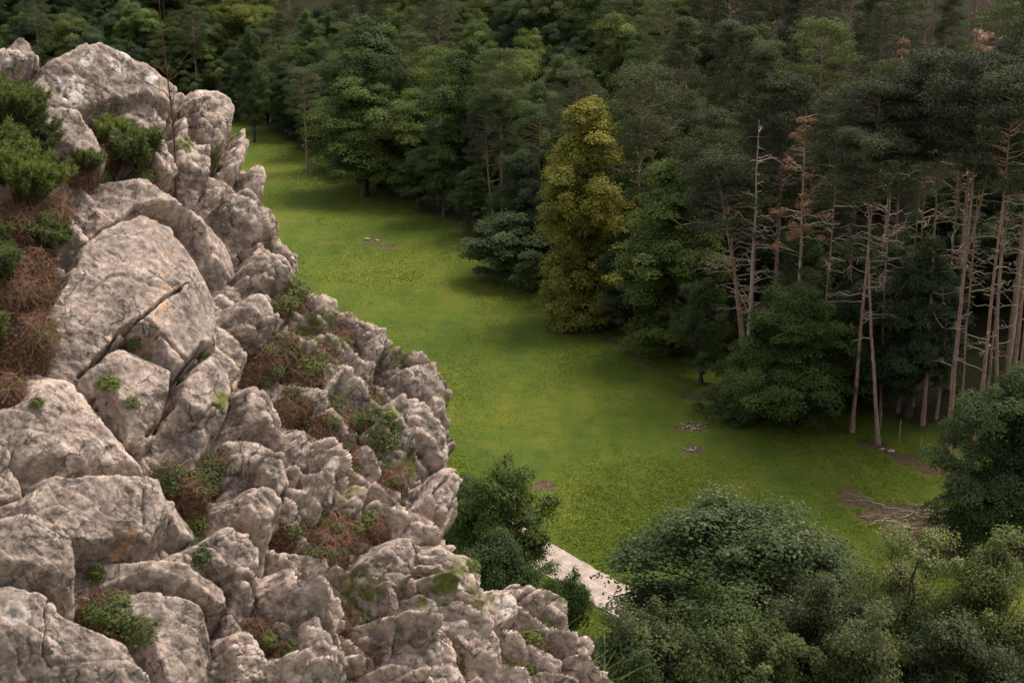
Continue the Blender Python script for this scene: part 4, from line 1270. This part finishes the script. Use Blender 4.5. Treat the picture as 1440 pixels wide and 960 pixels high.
for (lx, ly, lr) in [(338, 180, 16), (388, 290, 22), (420, 400, 26), (625, 565, 16), (580, 650, 20), (640, 800, 20), (705, 800, 16), (300, 575, 14), (310, 215, 12), (255, 210, 14), (560, 500, 18), (490, 700, 20), (530, 600, 40), (450, 470, 40), (600, 840, 30), (780, 850, 16), (660, 850, 26), (500, 830, 40), (430, 600, 20)]:
    moss = np.maximum(moss, 1 - sstep(0.4, 1.2, np.hypot(QX - lx, QY - ly) / lr))
weath_shade = 0.20 * sstep(-0.1, 0.35, fbm(UV3 * 2.6, 3, 191))
for k_, w_ in ((1, .8), (0, .3), (2, .6), (4, .3), (16, .6), (18, .65), (19, .4), (20, .55), (21, .45), (22, .45), (3, .5), (12, .28), (13, .2), (34, .8), (17, .6), (23, .4), (25, .4), (27, .4), (46, .4), (45, .4)):  # weathered blocks, and shade of viewer-facing ones put into the colour
    weath_shade = np.maximum(weath_shade, w_ * (bid == k_))


def blur(a, n):
    for _ in range(n):
        a = (np.roll(a, 1, 0) + np.roll(a, -1, 0) + a * 2) / 4
        a = (np.roll(a, 1, 1) + np.roll(a, -1, 1) + a * 2) / 4
    return a


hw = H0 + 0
worn = np.clip((hw - blur(hw, 14)) / 0.010 - 0.25, 0, 1) * 0.8 * (sd_ > 0.02) * (1 - 0.75 * weath_shade)  # pale convex edges: partly wear, partly lit rims put into the colour
cny, cnx = U.shape
ci = np.arange(cny * cnx).reshape(cny, cnx)
cq = np.stack([ci[:-1, :-1], ci[1:, :-1], ci[1:, 1:], ci[:-1, 1:]], -1).reshape(-1, 4)
# drop faces deep behind the ridge
fid = bid.ravel()[cq[:, 0]]
vis = H0.ravel()[cq].max(1) > -3.55
PV = PT.reshape(-1, 3)
crag = empty('rock_crag', tuple(crag_point(300, 760)))
tag(crag, 'rugged pinkish grey limestone crag filling the left of the view', 'rock')
base = np.array(crag.location)


def part(name, mask, label=None):
    f = cq[mask]
    if len(f) < 12: return None
    u, inv = np.unique(f.ravel(), return_inverse=True)
    A = {k: a.ravel()[u] for k, a in (('soil', soilv), ('lichen', lich), ('orange', oran), ('moss', moss), ('weather_shade', weath_shade), ('worn', worn))}
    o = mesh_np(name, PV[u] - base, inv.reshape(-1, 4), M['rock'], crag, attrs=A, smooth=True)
    if label: o['label'] = label
    return o


blab = {1: 'long top boulder with a round white lichen spot', 12: 'largest smooth boulder with orange lichen spots and a diagonal crack',
        16: 'wide flat faced slab with a bright top edge', 18: 'bulging block in the bottom left corner', 5: 'pointed knob at the top of the ridge'}
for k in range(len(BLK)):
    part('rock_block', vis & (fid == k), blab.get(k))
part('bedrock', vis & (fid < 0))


# surface lookup for plants
def crag_at(px, py):
    i = int(np.argmin(np.abs(cy - py))); j = int(np.argmin(np.abs(cx - px)))
    return PT[i, j], NN[i, j], soilv[i, j]


# ------------------------------------------------------------------ plants of the crag
def spurge(seed, n, L, W):
    r = np.random.default_rng(seed)
    root = empty('spurge_plant', (0, 0, 0))
    mb = MB(); Cs, Ns, As, tone = [], [], [], []
    VV, k = [], 0
    for i in range(n):
        a = r.uniform(0, 6.28); sp_ = r.uniform(0, 1) ** 0.6
        tip = np.array([math.cos(a) * sp_ * W, math.sin(a) * sp_ * W, L * r.uniform(0.65, 1.05)])
        b0 = np.array([math.cos(a) * sp_ * W * 0.25, math.sin(a) * sp_ * W * 0.25, -0.02])
        t = np.linspace(0, 1, 6)[:, None]
        pts = b0 + (tip - b0) * t; pts[:, 2] += 0.15 * L * np.sin(t[:, 0] * 3.14) * 0.5
        mb.tube(pts, np.linspace(0.0028, 0.0014, 6), 4)
        m_ = 130
        q = r.uniform(0.35, 1.0, m_) ** 0.7
        P = np.stack([np.interp(q, t[:, 0], pts[:, c]) for c in range(3)], 1)
        dv = unit(r, m_) + (tip - b0) / np.linalg.norm(tip - b0) * 0.55
        dv /= np.linalg.norm(dv, axis=1)[:, None]
        ln = r.uniform(0.018, 0.032, m_)[:, None]
        sd2 = np.cross(dv, unit(r, m_)); sd2 /= np.linalg.norm(sd2, axis=1)[:, None]
        w = 0.0022
        VV.append(np.stack([P, P + dv * ln * 0.5 + sd2 * w, P + dv * ln, P + dv * ln * 0.5 - sd2 * w], 1).reshape(-1, 3))
        tone.append(0.35 + 0.35 * q + r.normal(size=m_) * 0.12)
    V = np.concatenate(VV)
    mesh_np('foliage', V, np.arange(len(V)).reshape(-1, 4), M['spurge'], root, fattr={'tone': np.clip(np.concatenate(tone), 0, 1)})
    mb.build('stems', M['herb_stem'], root)
    return root


def herb(seed, n, L, leaf, mat, asp=0.55):
    r = np.random.default_rng(seed)
    root = empty('herb_tuft', (0, 0, 0))
    d = unit(r, n); d[:, 2] = np.abs(d[:, 2])
    C = d * (r.uniform(0.25, 1.0, n) ** 0.6)[:, None] * np.array([L, L, L * 0.75])
    V, Q = leaves(C, d + np.array([0, 0, 0.6]) + r.normal(size=(n, 3)) * 0.5, leaf, asp, r)
    mesh_np('foliage', V, Q, mat, root, fattr={'tone': np.clip(r.normal(0.48, 0.17, n), 0, 1)})
    mb = MB()
    for i in r.choice(n, min(n, 14), replace=False):
        mb.tube(np.stack([np.array([0, 0, -0.02]), C[i] * 0.5, C[i]]), [0.002, 0.0016, 0.001], 4)
    mb.build('stems', M['herb_stem'], root)
    return root


def blades(r, n, L, W, lean, wd=0.003):
    VV = []
    for i in range(n):
        a = r.uniform(0, 6.28); l = L * r.uniform(0.5, 1.1)
        b0 = np.array([r.normal() * W, r.normal() * W, -0.01])
        out = np.array([math.cos(a), math.sin(a), 0])
        k = r.uniform(0.2, 1.0) * lean
        t = np.linspace(0, 1, 5)
        pts = b0 + out * (k * l * t ** 1.8)[:, None] + np.array([0, 0, 1.0]) * (l * (t - 0.35 * k * t ** 2))[:, None]
        sdv = np.array([-out[1], out[0], 0])
        w = wd * (1 - t ** 1.5) + 0.0003
        VV.append((pts[:, None, :] + sdv * np.array([-1, 1])[None, :, None] * w[:, None, None]).reshape(-1, 3))
    V = np.concatenate(VV)
    Q = np.concatenate([np.array([[k, k + 1, k + 3, k + 2] for k in range(0, 8, 2)]) + i * 10 for i in range(n)])
    return V, Q


M['herb_stem'] = bark_mat('herb_stem', (0.06, 0.055, 0.02), (0.14, 0.11, 0.045), 40)
M['stalk'] = bark_mat('stalk', (0.09, 0.030, 0.020), (0.18, 0.07, 0.045), 40)


def settle(o, px, py, s=1.0, label=None, cat='plant', group=None, lift=0.0, up=0.55):
    p, nrm, _ = crag_at(px, py)
    dirv = Vector(nrm * (1 - up) + np.array([0, 0, up])).normalized()
    o.location = p + nrm * lift
    q = dirv.to_track_quat('Z', 'Y')
    from mathutils import Quaternion
    o.rotation_mode = 'QUATERNION'
    o.rotation_quaternion = q @ Quaternion((0, 0, 1), random.uniform(0, 6.28))
    o.scale = (s, s, s)
    tag(o, label, cat, group)
    return o


SP = [spurge(201, 95, 0.20, 0.16), spurge(202, 60, 0.14, 0.10)]
spots = [((14, 168), 0, 0.95, 'topmost bright green needle leaved spurge at the left edge'),
         ((4, 235), 0, 1.0, 'dense spurge cushion at the left edge below the topmost one'),
         ((58, 205), 0, 0.85, 'spurge spilling right over pale rock beneath the long top boulder'),
         ((34, 290), 0, 1.0, 'broad bright spurge clump above the red brown litter'),
         ((4, 345), 1, 1.2, 'small spurge low at the left edge over the litter'),
         ((124, 232), 1, 0.75, 'little spurge tuft left of the long pale slab'),
         ((204, 232), 1, 1.25, 'spurge growing in the hollow above the long pale slab'),
         ((172, 190), 1, 0.9, 'dark spurge deep in the hollow below the top boulder'),
         ((62, 345), 1, 0.8, 'sparse spurge among dry stems beside the largest boulder'),
         ((10, 395), 1, 0.9, 'blurred spurge sprig at the left edge beside the largest boulder'),
         ((8, 470), 1, 1.0, 'dark low spurge at the left edge beside brown litter')]
su = set()
for (pp, k, s, lab) in spots:
    o = SP[k] if k not in su else copy_tree(SP[k]); su.add(k)
    settle(o, *pp, s, lab, 'plant', 'spurge plants on the crag')
HB = [herb(211, 300, 0.055, 0.014, M['herb']), herb(212, 240, 0.050, 0.021, M['herb'], 0.32), herb(213, 420, 0.07, 0.012, M['herb']), herb(214, 170, 0.04, 0.016, M['leaf_light'], 0.7)]
named = [((418, 405), 2, 1.3, 'yellow green herb cushion on the shoulder of the ridge'), ((150, 545), 1, 1.1, 'green tuft in the crack under the largest boulder'),
         ((180, 575), 1, 0.8, 'tiny tuft at the lower end of the crack below the largest boulder'), ((245, 660), 2, 1.1, 'leafy herb above the wide flat slab'),
         ((295, 668), 2, 1.2, 'spreading herb cushion at the right end above the wide flat slab'), ((165, 862), 2, 1.25, 'bushy dark green herb between the two lower left blocks'),
         ((195, 895), 2, 1.15, 'bright leaved herb right of the bottom left block'), ((285, 785), 1, 1.0, 'tuft on the ledge above the lower slabs'),
         ((150, 790), 1, 0.8, 'tuft in the shade under the wide flat slab'), ((322, 395), 3, 0.9, 'single small sprig right of the largest boulder'),
         ((45, 578), 3, 0.8, 'round moss like tuft on the left slab'), ((520, 605), 2, 1.4, 'thick herb patch in the middle of the broken ground'),
         ((540, 625), 0, 1.3, 'leafy herb at the right end of the thick middle patch'), ((440, 515), 2, 1.2, 'dark herb clump left of the upright pale block'),
         ((575, 690), 3, 0.8, 'small yellow green rosette on the bare right face'), ((338, 178), 0, 0.7, 'moss tuft on the upper right rim'),
         ((385, 290), 0, 0.9, 'yellow moss cushion on the rim lower down'), ((655, 805), 0, 0.8, 'green cushion on the lower ridge'),
         ((790, 845), 0, 0.8, 'green cushion behind the lowest knob'), ((618, 568), 1, 0.8, 'tuft just inside the rim near the yellow flowers')]
hu = set()
for (pp, k, s, lab) in named:
    o = HB[k] if k not in hu else copy_tree(HB[k]); hu.add(k)
    settle(o, *pp, s, lab, 'plant')
rp = np.random.default_rng(17)
n_h = 0
while n_h < 185:
    k0 = rp.integers(len(soil_px)); sx, sy, sr, _ = soil_px[k0]
    if sx < 100 and rp.random() < 0.7: continue
    px_, py_ = sx + rp.normal() * sr * 0.55, sy + rp.normal() * sr * 0.55
    if not (0 < px_ < 870 and 60 < py_ < 958): continue
    i = int(np.argmin(np.abs(cy - py_))); j = int(np.argmin(np.abs(cx - px_)))
    if sd_[i, j] < 0.03 or soilv[i, j] < 0.35: continue
    k = int(rp.choice([0, 1, 2, 0, 3]))
    o = HB[k] if k not in hu else copy_tree(HB[k]); hu.add(k)
    zone = 'upper' if py_ < 560 else ('middle' if py_ < 760 else 'lower')
    settle(o, px_, py_, rp.uniform(0.35, 1.05), f'small herb tuft on brown soil in the {zone} broken part of the crag', 'plant', f'small herbs in the {zone} part of the crag')
    n_h += 1

# herbs rooted in the joints between blocks
conc = blur(H0, 40) - H0
i_c, j_c = np.where((conc > 0.010) & (conc < 0.035) & (sd_ > 0.04) & (QX > 5) & (QX < 860) & (QY > 120) & (QY < 955) & (soilv < 0.3))
for q in rp.choice(len(i_c), 85, replace=False):
    k = int(rp.choice([0, 1, 3, 0]))
    o = HB[k] if k not in hu else copy_tree(HB[k]); hu.add(k)
    py_ = QY[i_c[q], j_c[q]]
    zone = 'upper' if py_ < 560 else 'lower'
    settle(o, QX[i_c[q], j_c[q]], py_, rp.uniform(0.3, 0.75), f'tiny herb rooted in a joint between bare blocks of the {zone} crag', 'plant', f'tiny herbs in the joints of the {zone} crag')

# dry stems, roots and leaf litter on the ledges
VV, QQ, TT, nb = [], [], [], 0
i_s, j_s = np.where((soilv > 0.5) & (sd_ > 0.02) & (QX > -20) & (QY < 980))
for k in range(14000):
    w = rp.integers(len(i_s)); p = PT[i_s[w], j_s[w]]; nrm = NN[i_s[w], j_s[w]]
    a = unit(rp, 1)[0]; a = a - (a @ nrm) * nrm * 0.75; a /= np.linalg.norm(a)
    bq = np.cross(nrm, a)
    if k % 5 < 3:                                   # curled strand
        L = rp.uniform(0.03, 0.12)
        t = np.linspace(-1, 1, 5)[:, None]
        pts = p + a * t * L * 0.5 + bq * (t ** 2 - 0.5) * L * rp.normal() * 0.3 + nrm * (0.005 + 0.030 * rp.random() ** 2 * (1 - t ** 2) + 0.03 * rp.random() ** 3 * (t + 1))
        ww = 0.0009
        V = (pts[:, None, :] + bq * np.array([-ww, ww])[None, :, None]).reshape(-1, 3)
        Q = np.array([[q, q + 1, q + 3, q + 2] for q in range(0, 8, 2)])
    else:                                            # fallen leaf
        s_ = rp.uniform(0.004, 0.011)
        c_ = p + nrm * 0.008
        V = np.array([c_ - a * s_, c_ + bq * s_ * 0.5 + nrm * 0.006, c_ + a * s_, c_ - bq * s_ * 0.5 + nrm * 0.006]); Q = np.array([[0, 1, 2, 3]])
    VV.append(V); QQ.append(Q + nb); nb += len(V); TT.append(np.full(len(Q), rp.uniform(0.1, 0.9)))
o = mesh_np('dry_litter', np.concatenate(VV), np.concatenate(QQ), M['dry'], fattr={'tone': np.concatenate(TT)})
tag(o, 'dry stems and reddish leaf litter lying on the ledges of the crag', 'litter', kind='stuff')

# dead flower stalk against the forest
p, nrm, _ = crag_at(263, 262)
root = empty('dead_stalk', tuple(p)); tag(root, 'thin reddish dead flower stalk rising above the top of the crag', 'plant')
mb = MB()
dist = np.linalg.norm(p - CAM)
hgt = (262 - (-30)) / F * dist
t = np.linspace(0, 1, 14)
pts = np.stack([0.012 * np.sin(t * 5) - 0.004 * t, 0 * t, -0.02 + t * hgt], 1)
mb.tube(pts, np.linspace(0.0055, 0.0018, 14), 6)
mb.build('stem', M['stalk'], root)
mb = MB()
for k in range(16):
    z = hgt * rp.uniform(0.30, 0.60); a = rp.uniform(0, 6.28)
    L = rp.uniform(0.05, 0.12); o_ = np.array([np.interp(z, pts[:, 2], pts[:, 0]), 0, z])
    e = o_ + np.array([math.cos(a) * L, math.sin(a) * L, L * rp.uniform(0.4, 1.2)])
    mb.tube(limb(rp, o_, e, 5, 0.04), np.linspace(0.0026, 0.001, 5), 4)
mb.build('twigs', M['stalk'], root)
p, nrm, _ = crag_at(213, 178)
root = empty('dead_stalk', tuple(p)); tag(root, 'short grey dry stalk in front of the long top boulder', 'plant')
mb = MB(); hh_ = 55 / F * np.linalg.norm(p - CAM)
mb.tube(np.stack([np.linspace(0, 0.03, 6), 0 * t[:6], np.linspace(-0.02, hh_, 6)], 1), np.linspace(0.003, 0.0012, 6), 5)
mb.build('stem', M['post_wood'], root)

# grass tussock and stray blades at the rim
def tussock(px, py, n, L, W, lean, label, wd=0.0035):
    r = np.random.default_rng(int(px))
    root = empty('grass_tussock', (0, 0, 0))
    V, Q = blades(r, n, L, W, lean, wd)
    mesh_np('blades', V, Q, M['herb'], root, fattr={'tone': np.clip(r.normal(0.65, 0.2, len(Q)), 0, 1)})
    settle(root, px, py, 1, label, 'grass', up=0.9)


tussock(868, 952, 70, 0.30, 0.04, 1.1, 'long bladed grass tussock at the bottom end of the ridge')
tussock(545, 468, 9, 0.16, 0.02, 0.7, 'few thin grass stems on the rim above the broken ground', 0.002)
tussock(612, 540, 14, 0.12, 0.03, 0.9, 'short grass on the rim next to the yellow flowers', 0.002)
tussock(770, 880, 40, 0.10, 0.04, 0.9, 'fine grass in the hollow behind the lowest knob', 0.002)
tussock(300, 480, 14, 0.06, 0.02, 0.8, 'grass sprig growing in the crack beside the largest boulder', 0.002)

root = empty('ragwort_plant', (0, 0, 0))
r = np.random.default_rng(77)
mb = MB(); heads = []
for k in range(6):
    a = r.uniform(0, 6.28); e = np.array([math.cos(a) * 0.03, math.sin(a) * 0.03, r.uniform(0.05, 0.10)])
    mb.tube(limb(r, np.array([0, 0, -0.01]), e, 5, 0.04), np.linspace(0.002, 0.0012, 5), 4); heads.append(e)
mb.build('stems', M['herb_stem'], root)
VV = []
for e in heads:
    for k in range(10):
        a = k * 0.628; d_ = np.array([math.cos(a), math.sin(a), 0.25]); s_ = np.array([-math.sin(a), math.cos(a), 0]) * 0.004
        VV.append(np.stack([e, e + d_ * 0.008 + s_, e + d_ * 0.015, e + d_ * 0.008 - s_]))
V = np.concatenate(VV)
mesh_np('flowers', V, np.arange(len(V)).reshape(-1, 4), M['petal'], root, fattr={'tone': r.random(len(V) // 4)})
settle(root, 634, 578, 1.2, 'small plant with yellow flowers on the right rim of the crag', 'plant', up=0.3)

# ------------------------------------------------------------------ meadow grass, posts, brushwood, stones
r = np.random.default_rng(123)
n = 330000
dinv = r.uniform(1 / 250.0, 1 / 66.0, n * 3)
yy = 1 / dinv
xx = r.uniform(-0.34, 0.40, n * 3) * yy * 1.04
s = edge_dist(xx, yy)
ok = s < 2.5
tx = start[None] + 0 * xx[:, None]
rel = np.stack([xx, yy], 1) - start
lat = rel @ pn
ok &= np.abs(lat) > half + 0.05
bi = np.clip(np.searchsorted(gy, yy), 0, ny - 1); bj = np.clip(np.searchsorted(gx, xx), 0, nx - 1)
ok &= (bare[bi, bj] < 0.45) & (near_wood[bi, bj] < 0.5)
lush = fbm(np.stack([xx / 6, yy / 10, 0 * xx], 1), 3, 55)
ok &= r.random(n * 3) < 0.66 + 0.3 * lush
xx, yy, lush = xx[ok][:n], yy[ok][:n], lush[ok][:n]
zz = GZ[bi[ok][:n], bj[ok][:n]]
n = len(xx)
print('GRASS', n)
hgt_ = r.uniform(0.022, 0.062, n) * (1 + 0.8 * np.clip(lush, -0.5, 1)) * (1 + yy / 200)
wid = hgt_ * r.uniform(0.8, 1.7, n)
an = r.uniform(0, 6.28, n); ln_ = r.normal(size=(n, 2)) * 1.0 * hgt_[:, None]
sx_, sy_ = np.cos(an) * wid * 0.5, np.sin(an) * wid * 0.5
V = np.stack([np.stack([xx - sx_, yy - sy_, zz - 0.02], 1), np.stack([xx + sx_, yy + sy_, zz - 0.02], 1),
              np.stack([xx + ln_[:, 0], yy + ln_[:, 1], zz + hgt_], 1)], 1).reshape(-1, 3)
tone = np.clip(0.56 - 0.20 * lush + r.normal(size=n) * 0.09, 0.28, 1)
o = mesh_np('grass', V, np.arange(3 * n).reshape(-1, 3), M['grass'], fattr={'tone': tone})
tag(o, 'short green grass growing over the meadow', 'grass', kind='stuff')

# fence posts
for i, (px, b_, t_, lab) in enumerate([(1264, 622, 590, 'thin weathered fence post left of the pine between the posts'), (1294, 640, 614, 'short thin fence post below the pine between the posts'),
                                       (1346, 648, 624, 'thin fence post just right of the forked pine'), (1238, 600, 580, 'thin fence post close behind the slanting pine')]):
    b, h = at_base(px, b_, t_)
    root = empty('fence_post', tuple(b)); tag(root, lab, 'fence post', 'old fence posts at the wood edge')
    mb = MB()
    k = 0.05
    mb.tube(np.array([[0, 0, -0.3], [0.01, 0, h * 0.5], [0.02, 0, h * 0.96], [0.02, 0, h]]), [k, k, k * 0.95, k * 0.3], 7)
    mb.build('shaft', M['post_wood'], root)

# brushwood pile and scattered branches
r = np.random.default_rng(31)
lab_sp = [(1288, 722), (1300, 724), (1295, 729), (1310, 727), (1282, 732), (1305, 734), (1318, 722), (1275, 727), (1292, 718), (1322, 731)]
loose_sp = [(1228, 738), (1240, 736), (1252, 730), (1230, 729), (1262, 740), (1218, 708), (1208, 700), (1335, 745), (1345, 752), (1320, 760)]
protos = []
for k in range(5):
    root = empty('fallen_branch', (0, 0, 0))
    L = [2.6, 2.1, 3.0, 1.8, 2.4][k]
    mb = MB()
    pts = limb(r, np.array([-L / 2, 0, 0.05]), np.array([L / 2, 0.15, 0.08]), 8, 0.03)
    mb.tube(pts, np.linspace(0.055, 0.018, 8), 6)
    mb.build('stick', M['post_wood'], root)
    mb = MB()
    for j in range(4):
        i = r.integers(2, 7); e = pts[i] + np.array([0.35, r.normal() * 0.35, abs(r.normal()) * 0.25])
        mb.tube(limb(r, pts[i], e, 4, 0.05), np.linspace(0.02, 0.007, 4), 4)
    mb.build('twigs', M['post_wood'], root)
    protos.append(root)
for i, (px, py) in enumerate(lab_sp + loose_sp):
    o = protos[i] if i < 5 else copy_tree(protos[i % 5])
    b = ground_at(px, py)
    pile = i < len(lab_sp)
    o.location = (b[0], b[1], T(b[0], b[1]) + (0.05 + 0.07 * (i % 5) if pile else -0.02))
    o.rotation_euler = (r.normal() * 0.08, r.normal() * 0.10, r.uniform(-0.7, 0.5) + (3.14 if r.random() < 0.4 else 0))
    if pile: tag(o, 'pale cut branch in the brushwood heap beside the drooping dark tree', 'branch', 'branches heaped at the muddy patch')
    else: tag(o, 'pale stick lying loose on the bare mud in front of the brushwood heap', 'branch', 'loose sticks on the mud')


def stone(seed, s):
    r = np.random.default_rng(seed)
    nlat, nlon = 8, 12
    th = np.linspace(0.05, math.pi - 0.05, nlat); ph = np.linspace(0, 2 * math.pi, nlon, endpoint=False)
    TH, PH = np.meshgrid(th, ph, indexing='ij')
    D = np.stack([np.sin(TH) * np.cos(PH), np.sin(TH) * np.sin(PH), np.cos(TH)], -1)
    R = 1 + 0.35 * vnoise(D * 1.6 + seed, seed) + 0.12 * vnoise(D * 4 + seed, seed + 1)
    V = (D * R[..., None] * np.array([1, 0.75, 0.5]) * s).reshape(-1, 3)
    q = np.arange(nlat * nlon).reshape(nlat, nlon)
    Q = np.stack([q[:-1], q[1:], np.roll(q[1:], -1, 1), np.roll(q[:-1], -1, 1)], -1).reshape(-1, 4)
    return V, Q


def stone_mat():
    m, nt, out = new_mat('field_stone')
    tc = nd(nt, 'ShaderNodeTexCoord')
    c = ramp(nt, [(0.3, (0.17, 0.12, 0.09)), (0.7, (0.42, 0.33, 0.26))], noise(nt, tc.outputs['Object'], 6, 5))
    p = nd(nt, 'ShaderNodeBsdfPrincipled'); p.inputs['Roughness'].default_value = 0.9
    nt.links.new(c, p.inputs['Base Color']); nt.links.new(p.outputs[0], out.inputs[0])
    return m


M['stone'] = stone_mat()
sp_list = [((1253, 635), .28, 'white stone lying on the worn line below the slanting pine'), ((1240, 632), .16, 'small pale stone at the foot of the slanting pine'),
           ((1313, 655), .16, 'small pale stone in the grass below the forked pine'), ((1274, 743), .26, 'pale stone on the mud left of the brushwood heap'),
           ((516, 337), .35, 'flat pale stone on the far bare patch'), ((530, 339), .3, 'second pale stone at the right of the far bare patch')]
for kk, ((px, py), s_, lab) in enumerate(sp_list):
    V, Q = stone(300 + kk, s_)
    b = ground_at(px, py)
    o = mesh_np('stone', V, Q, M['stone'], smooth=True); o.location = (b[0], b[1], T(b[0], b[1]) + s_ * 0.15)
    tag(o, lab, 'stone')
r = np.random.default_rng(41)
V, Q = stone(320, 0.085)
first = None
for (cx_, cy_, rx_, ry_, nn_, lab, grp) in [(972, 601, 20, 7, 26, 'fist sized rubble stone on the longer bare patch in mid meadow', 'rubble stones on the longer bare patch'),
                                       (972, 632, 11, 3, 14, 'fist sized rubble stone on the small pale patch in mid meadow', 'rubble stones on the small pale patch'),
                                       (450, 245, 40, 14, 12, 'pale stone at the far foot of the wood beside the isolated pine', 'stones at the far foot of the wood')]:
    for k in range(nn_):
        px, py = cx_ + r.normal() * rx_ * 0.5, cy_ + r.normal() * ry_ * 0.5
        b = ground_at(px, py)
        if first is None: o = first = mesh_np('stone', V, Q, M['stone'], smooth=True)
        else: o = first.copy(); COL.objects.link(o)
        s_ = r.uniform(0.5, 1.4) * (2.0 if cy_ < 300 else 1)
        o.location = (b[0], b[1], T(b[0], b[1]) + 0.02 * s_); o.scale = (s_, s_, s_ * 0.8); o.rotation_euler = (0, 0, r.uniform(0, 6.28))
        tag(o, lab, 'stone', grp)

# ------------------------------------------------------------------ light, camera
EL, AZ = math.radians(60), math.radians(52)           # azimuth from +Y towards +X
w = bpy.data.worlds.new('World'); scene.world = w; w.use_nodes = True
nt = w.node_tree
bg = nt.nodes['Background']
sky = nt.nodes.new('ShaderNodeTexSky'); sky.sky_type = 'NISHITA'; sky.sun_disc = False
sky.sun_elevation = EL; sky.sun_rotation = AZ; sky.air_density = 1.0; sky.dust_density = 3.0; sky.ozone_density = 1.0
hs = nt.nodes.new('ShaderNodeHueSaturation'); hs.inputs['Saturation'].default_value = 0.22   # overcast: little blue left in the sky
nt.links.new(sky.outputs[0], hs.inputs['Color']); nt.links.new(hs.outputs[0], bg.inputs[0]); bg.inputs[1].default_value = 0.125
sl_ = bpy.data.lights.new('sun', 'SUN'); sl_.energy = 1.9; sl_.angle = math.radians(28); sl_.color = (1.0, 0.90, 0.80)
so = bpy.data.objects.new('sun', sl_); COL.objects.link(so)
sdv = Vector((math.cos(EL) * math.sin(AZ), math.cos(EL) * math.cos(AZ), math.sin(EL)))
so.rotation_euler = sdv.to_track_quat('Z', 'Y').to_euler()

cam = bpy.data.cameras.new('camera'); co = bpy.data.objects.new('camera', cam); COL.objects.link(co)
co.location = CAM; co.rotation_euler = (math.pi / 2 - PITCH, 0, 0)
cam.sensor_width = 36; cam.lens = F / 1440 * 36
cam.clip_start = 0.1; cam.clip_end = 6000
cam.dof.use_dof = True; cam.dof.focus_distance = 60; cam.dof.aperture_fstop = 13.0
scene.camera = co
scene.view_settings.view_transform = 'Standard'; scene.view_settings.look = 'None'
scene.view_settings.exposure = 1.2; scene.view_settings.gamma = 1.0
scene.cycles.max_bounces = 6; scene.cycles.diffuse_bounces = 3; scene.cycles.transmission_bounces = 3
scene.cycles.use_denoising = True
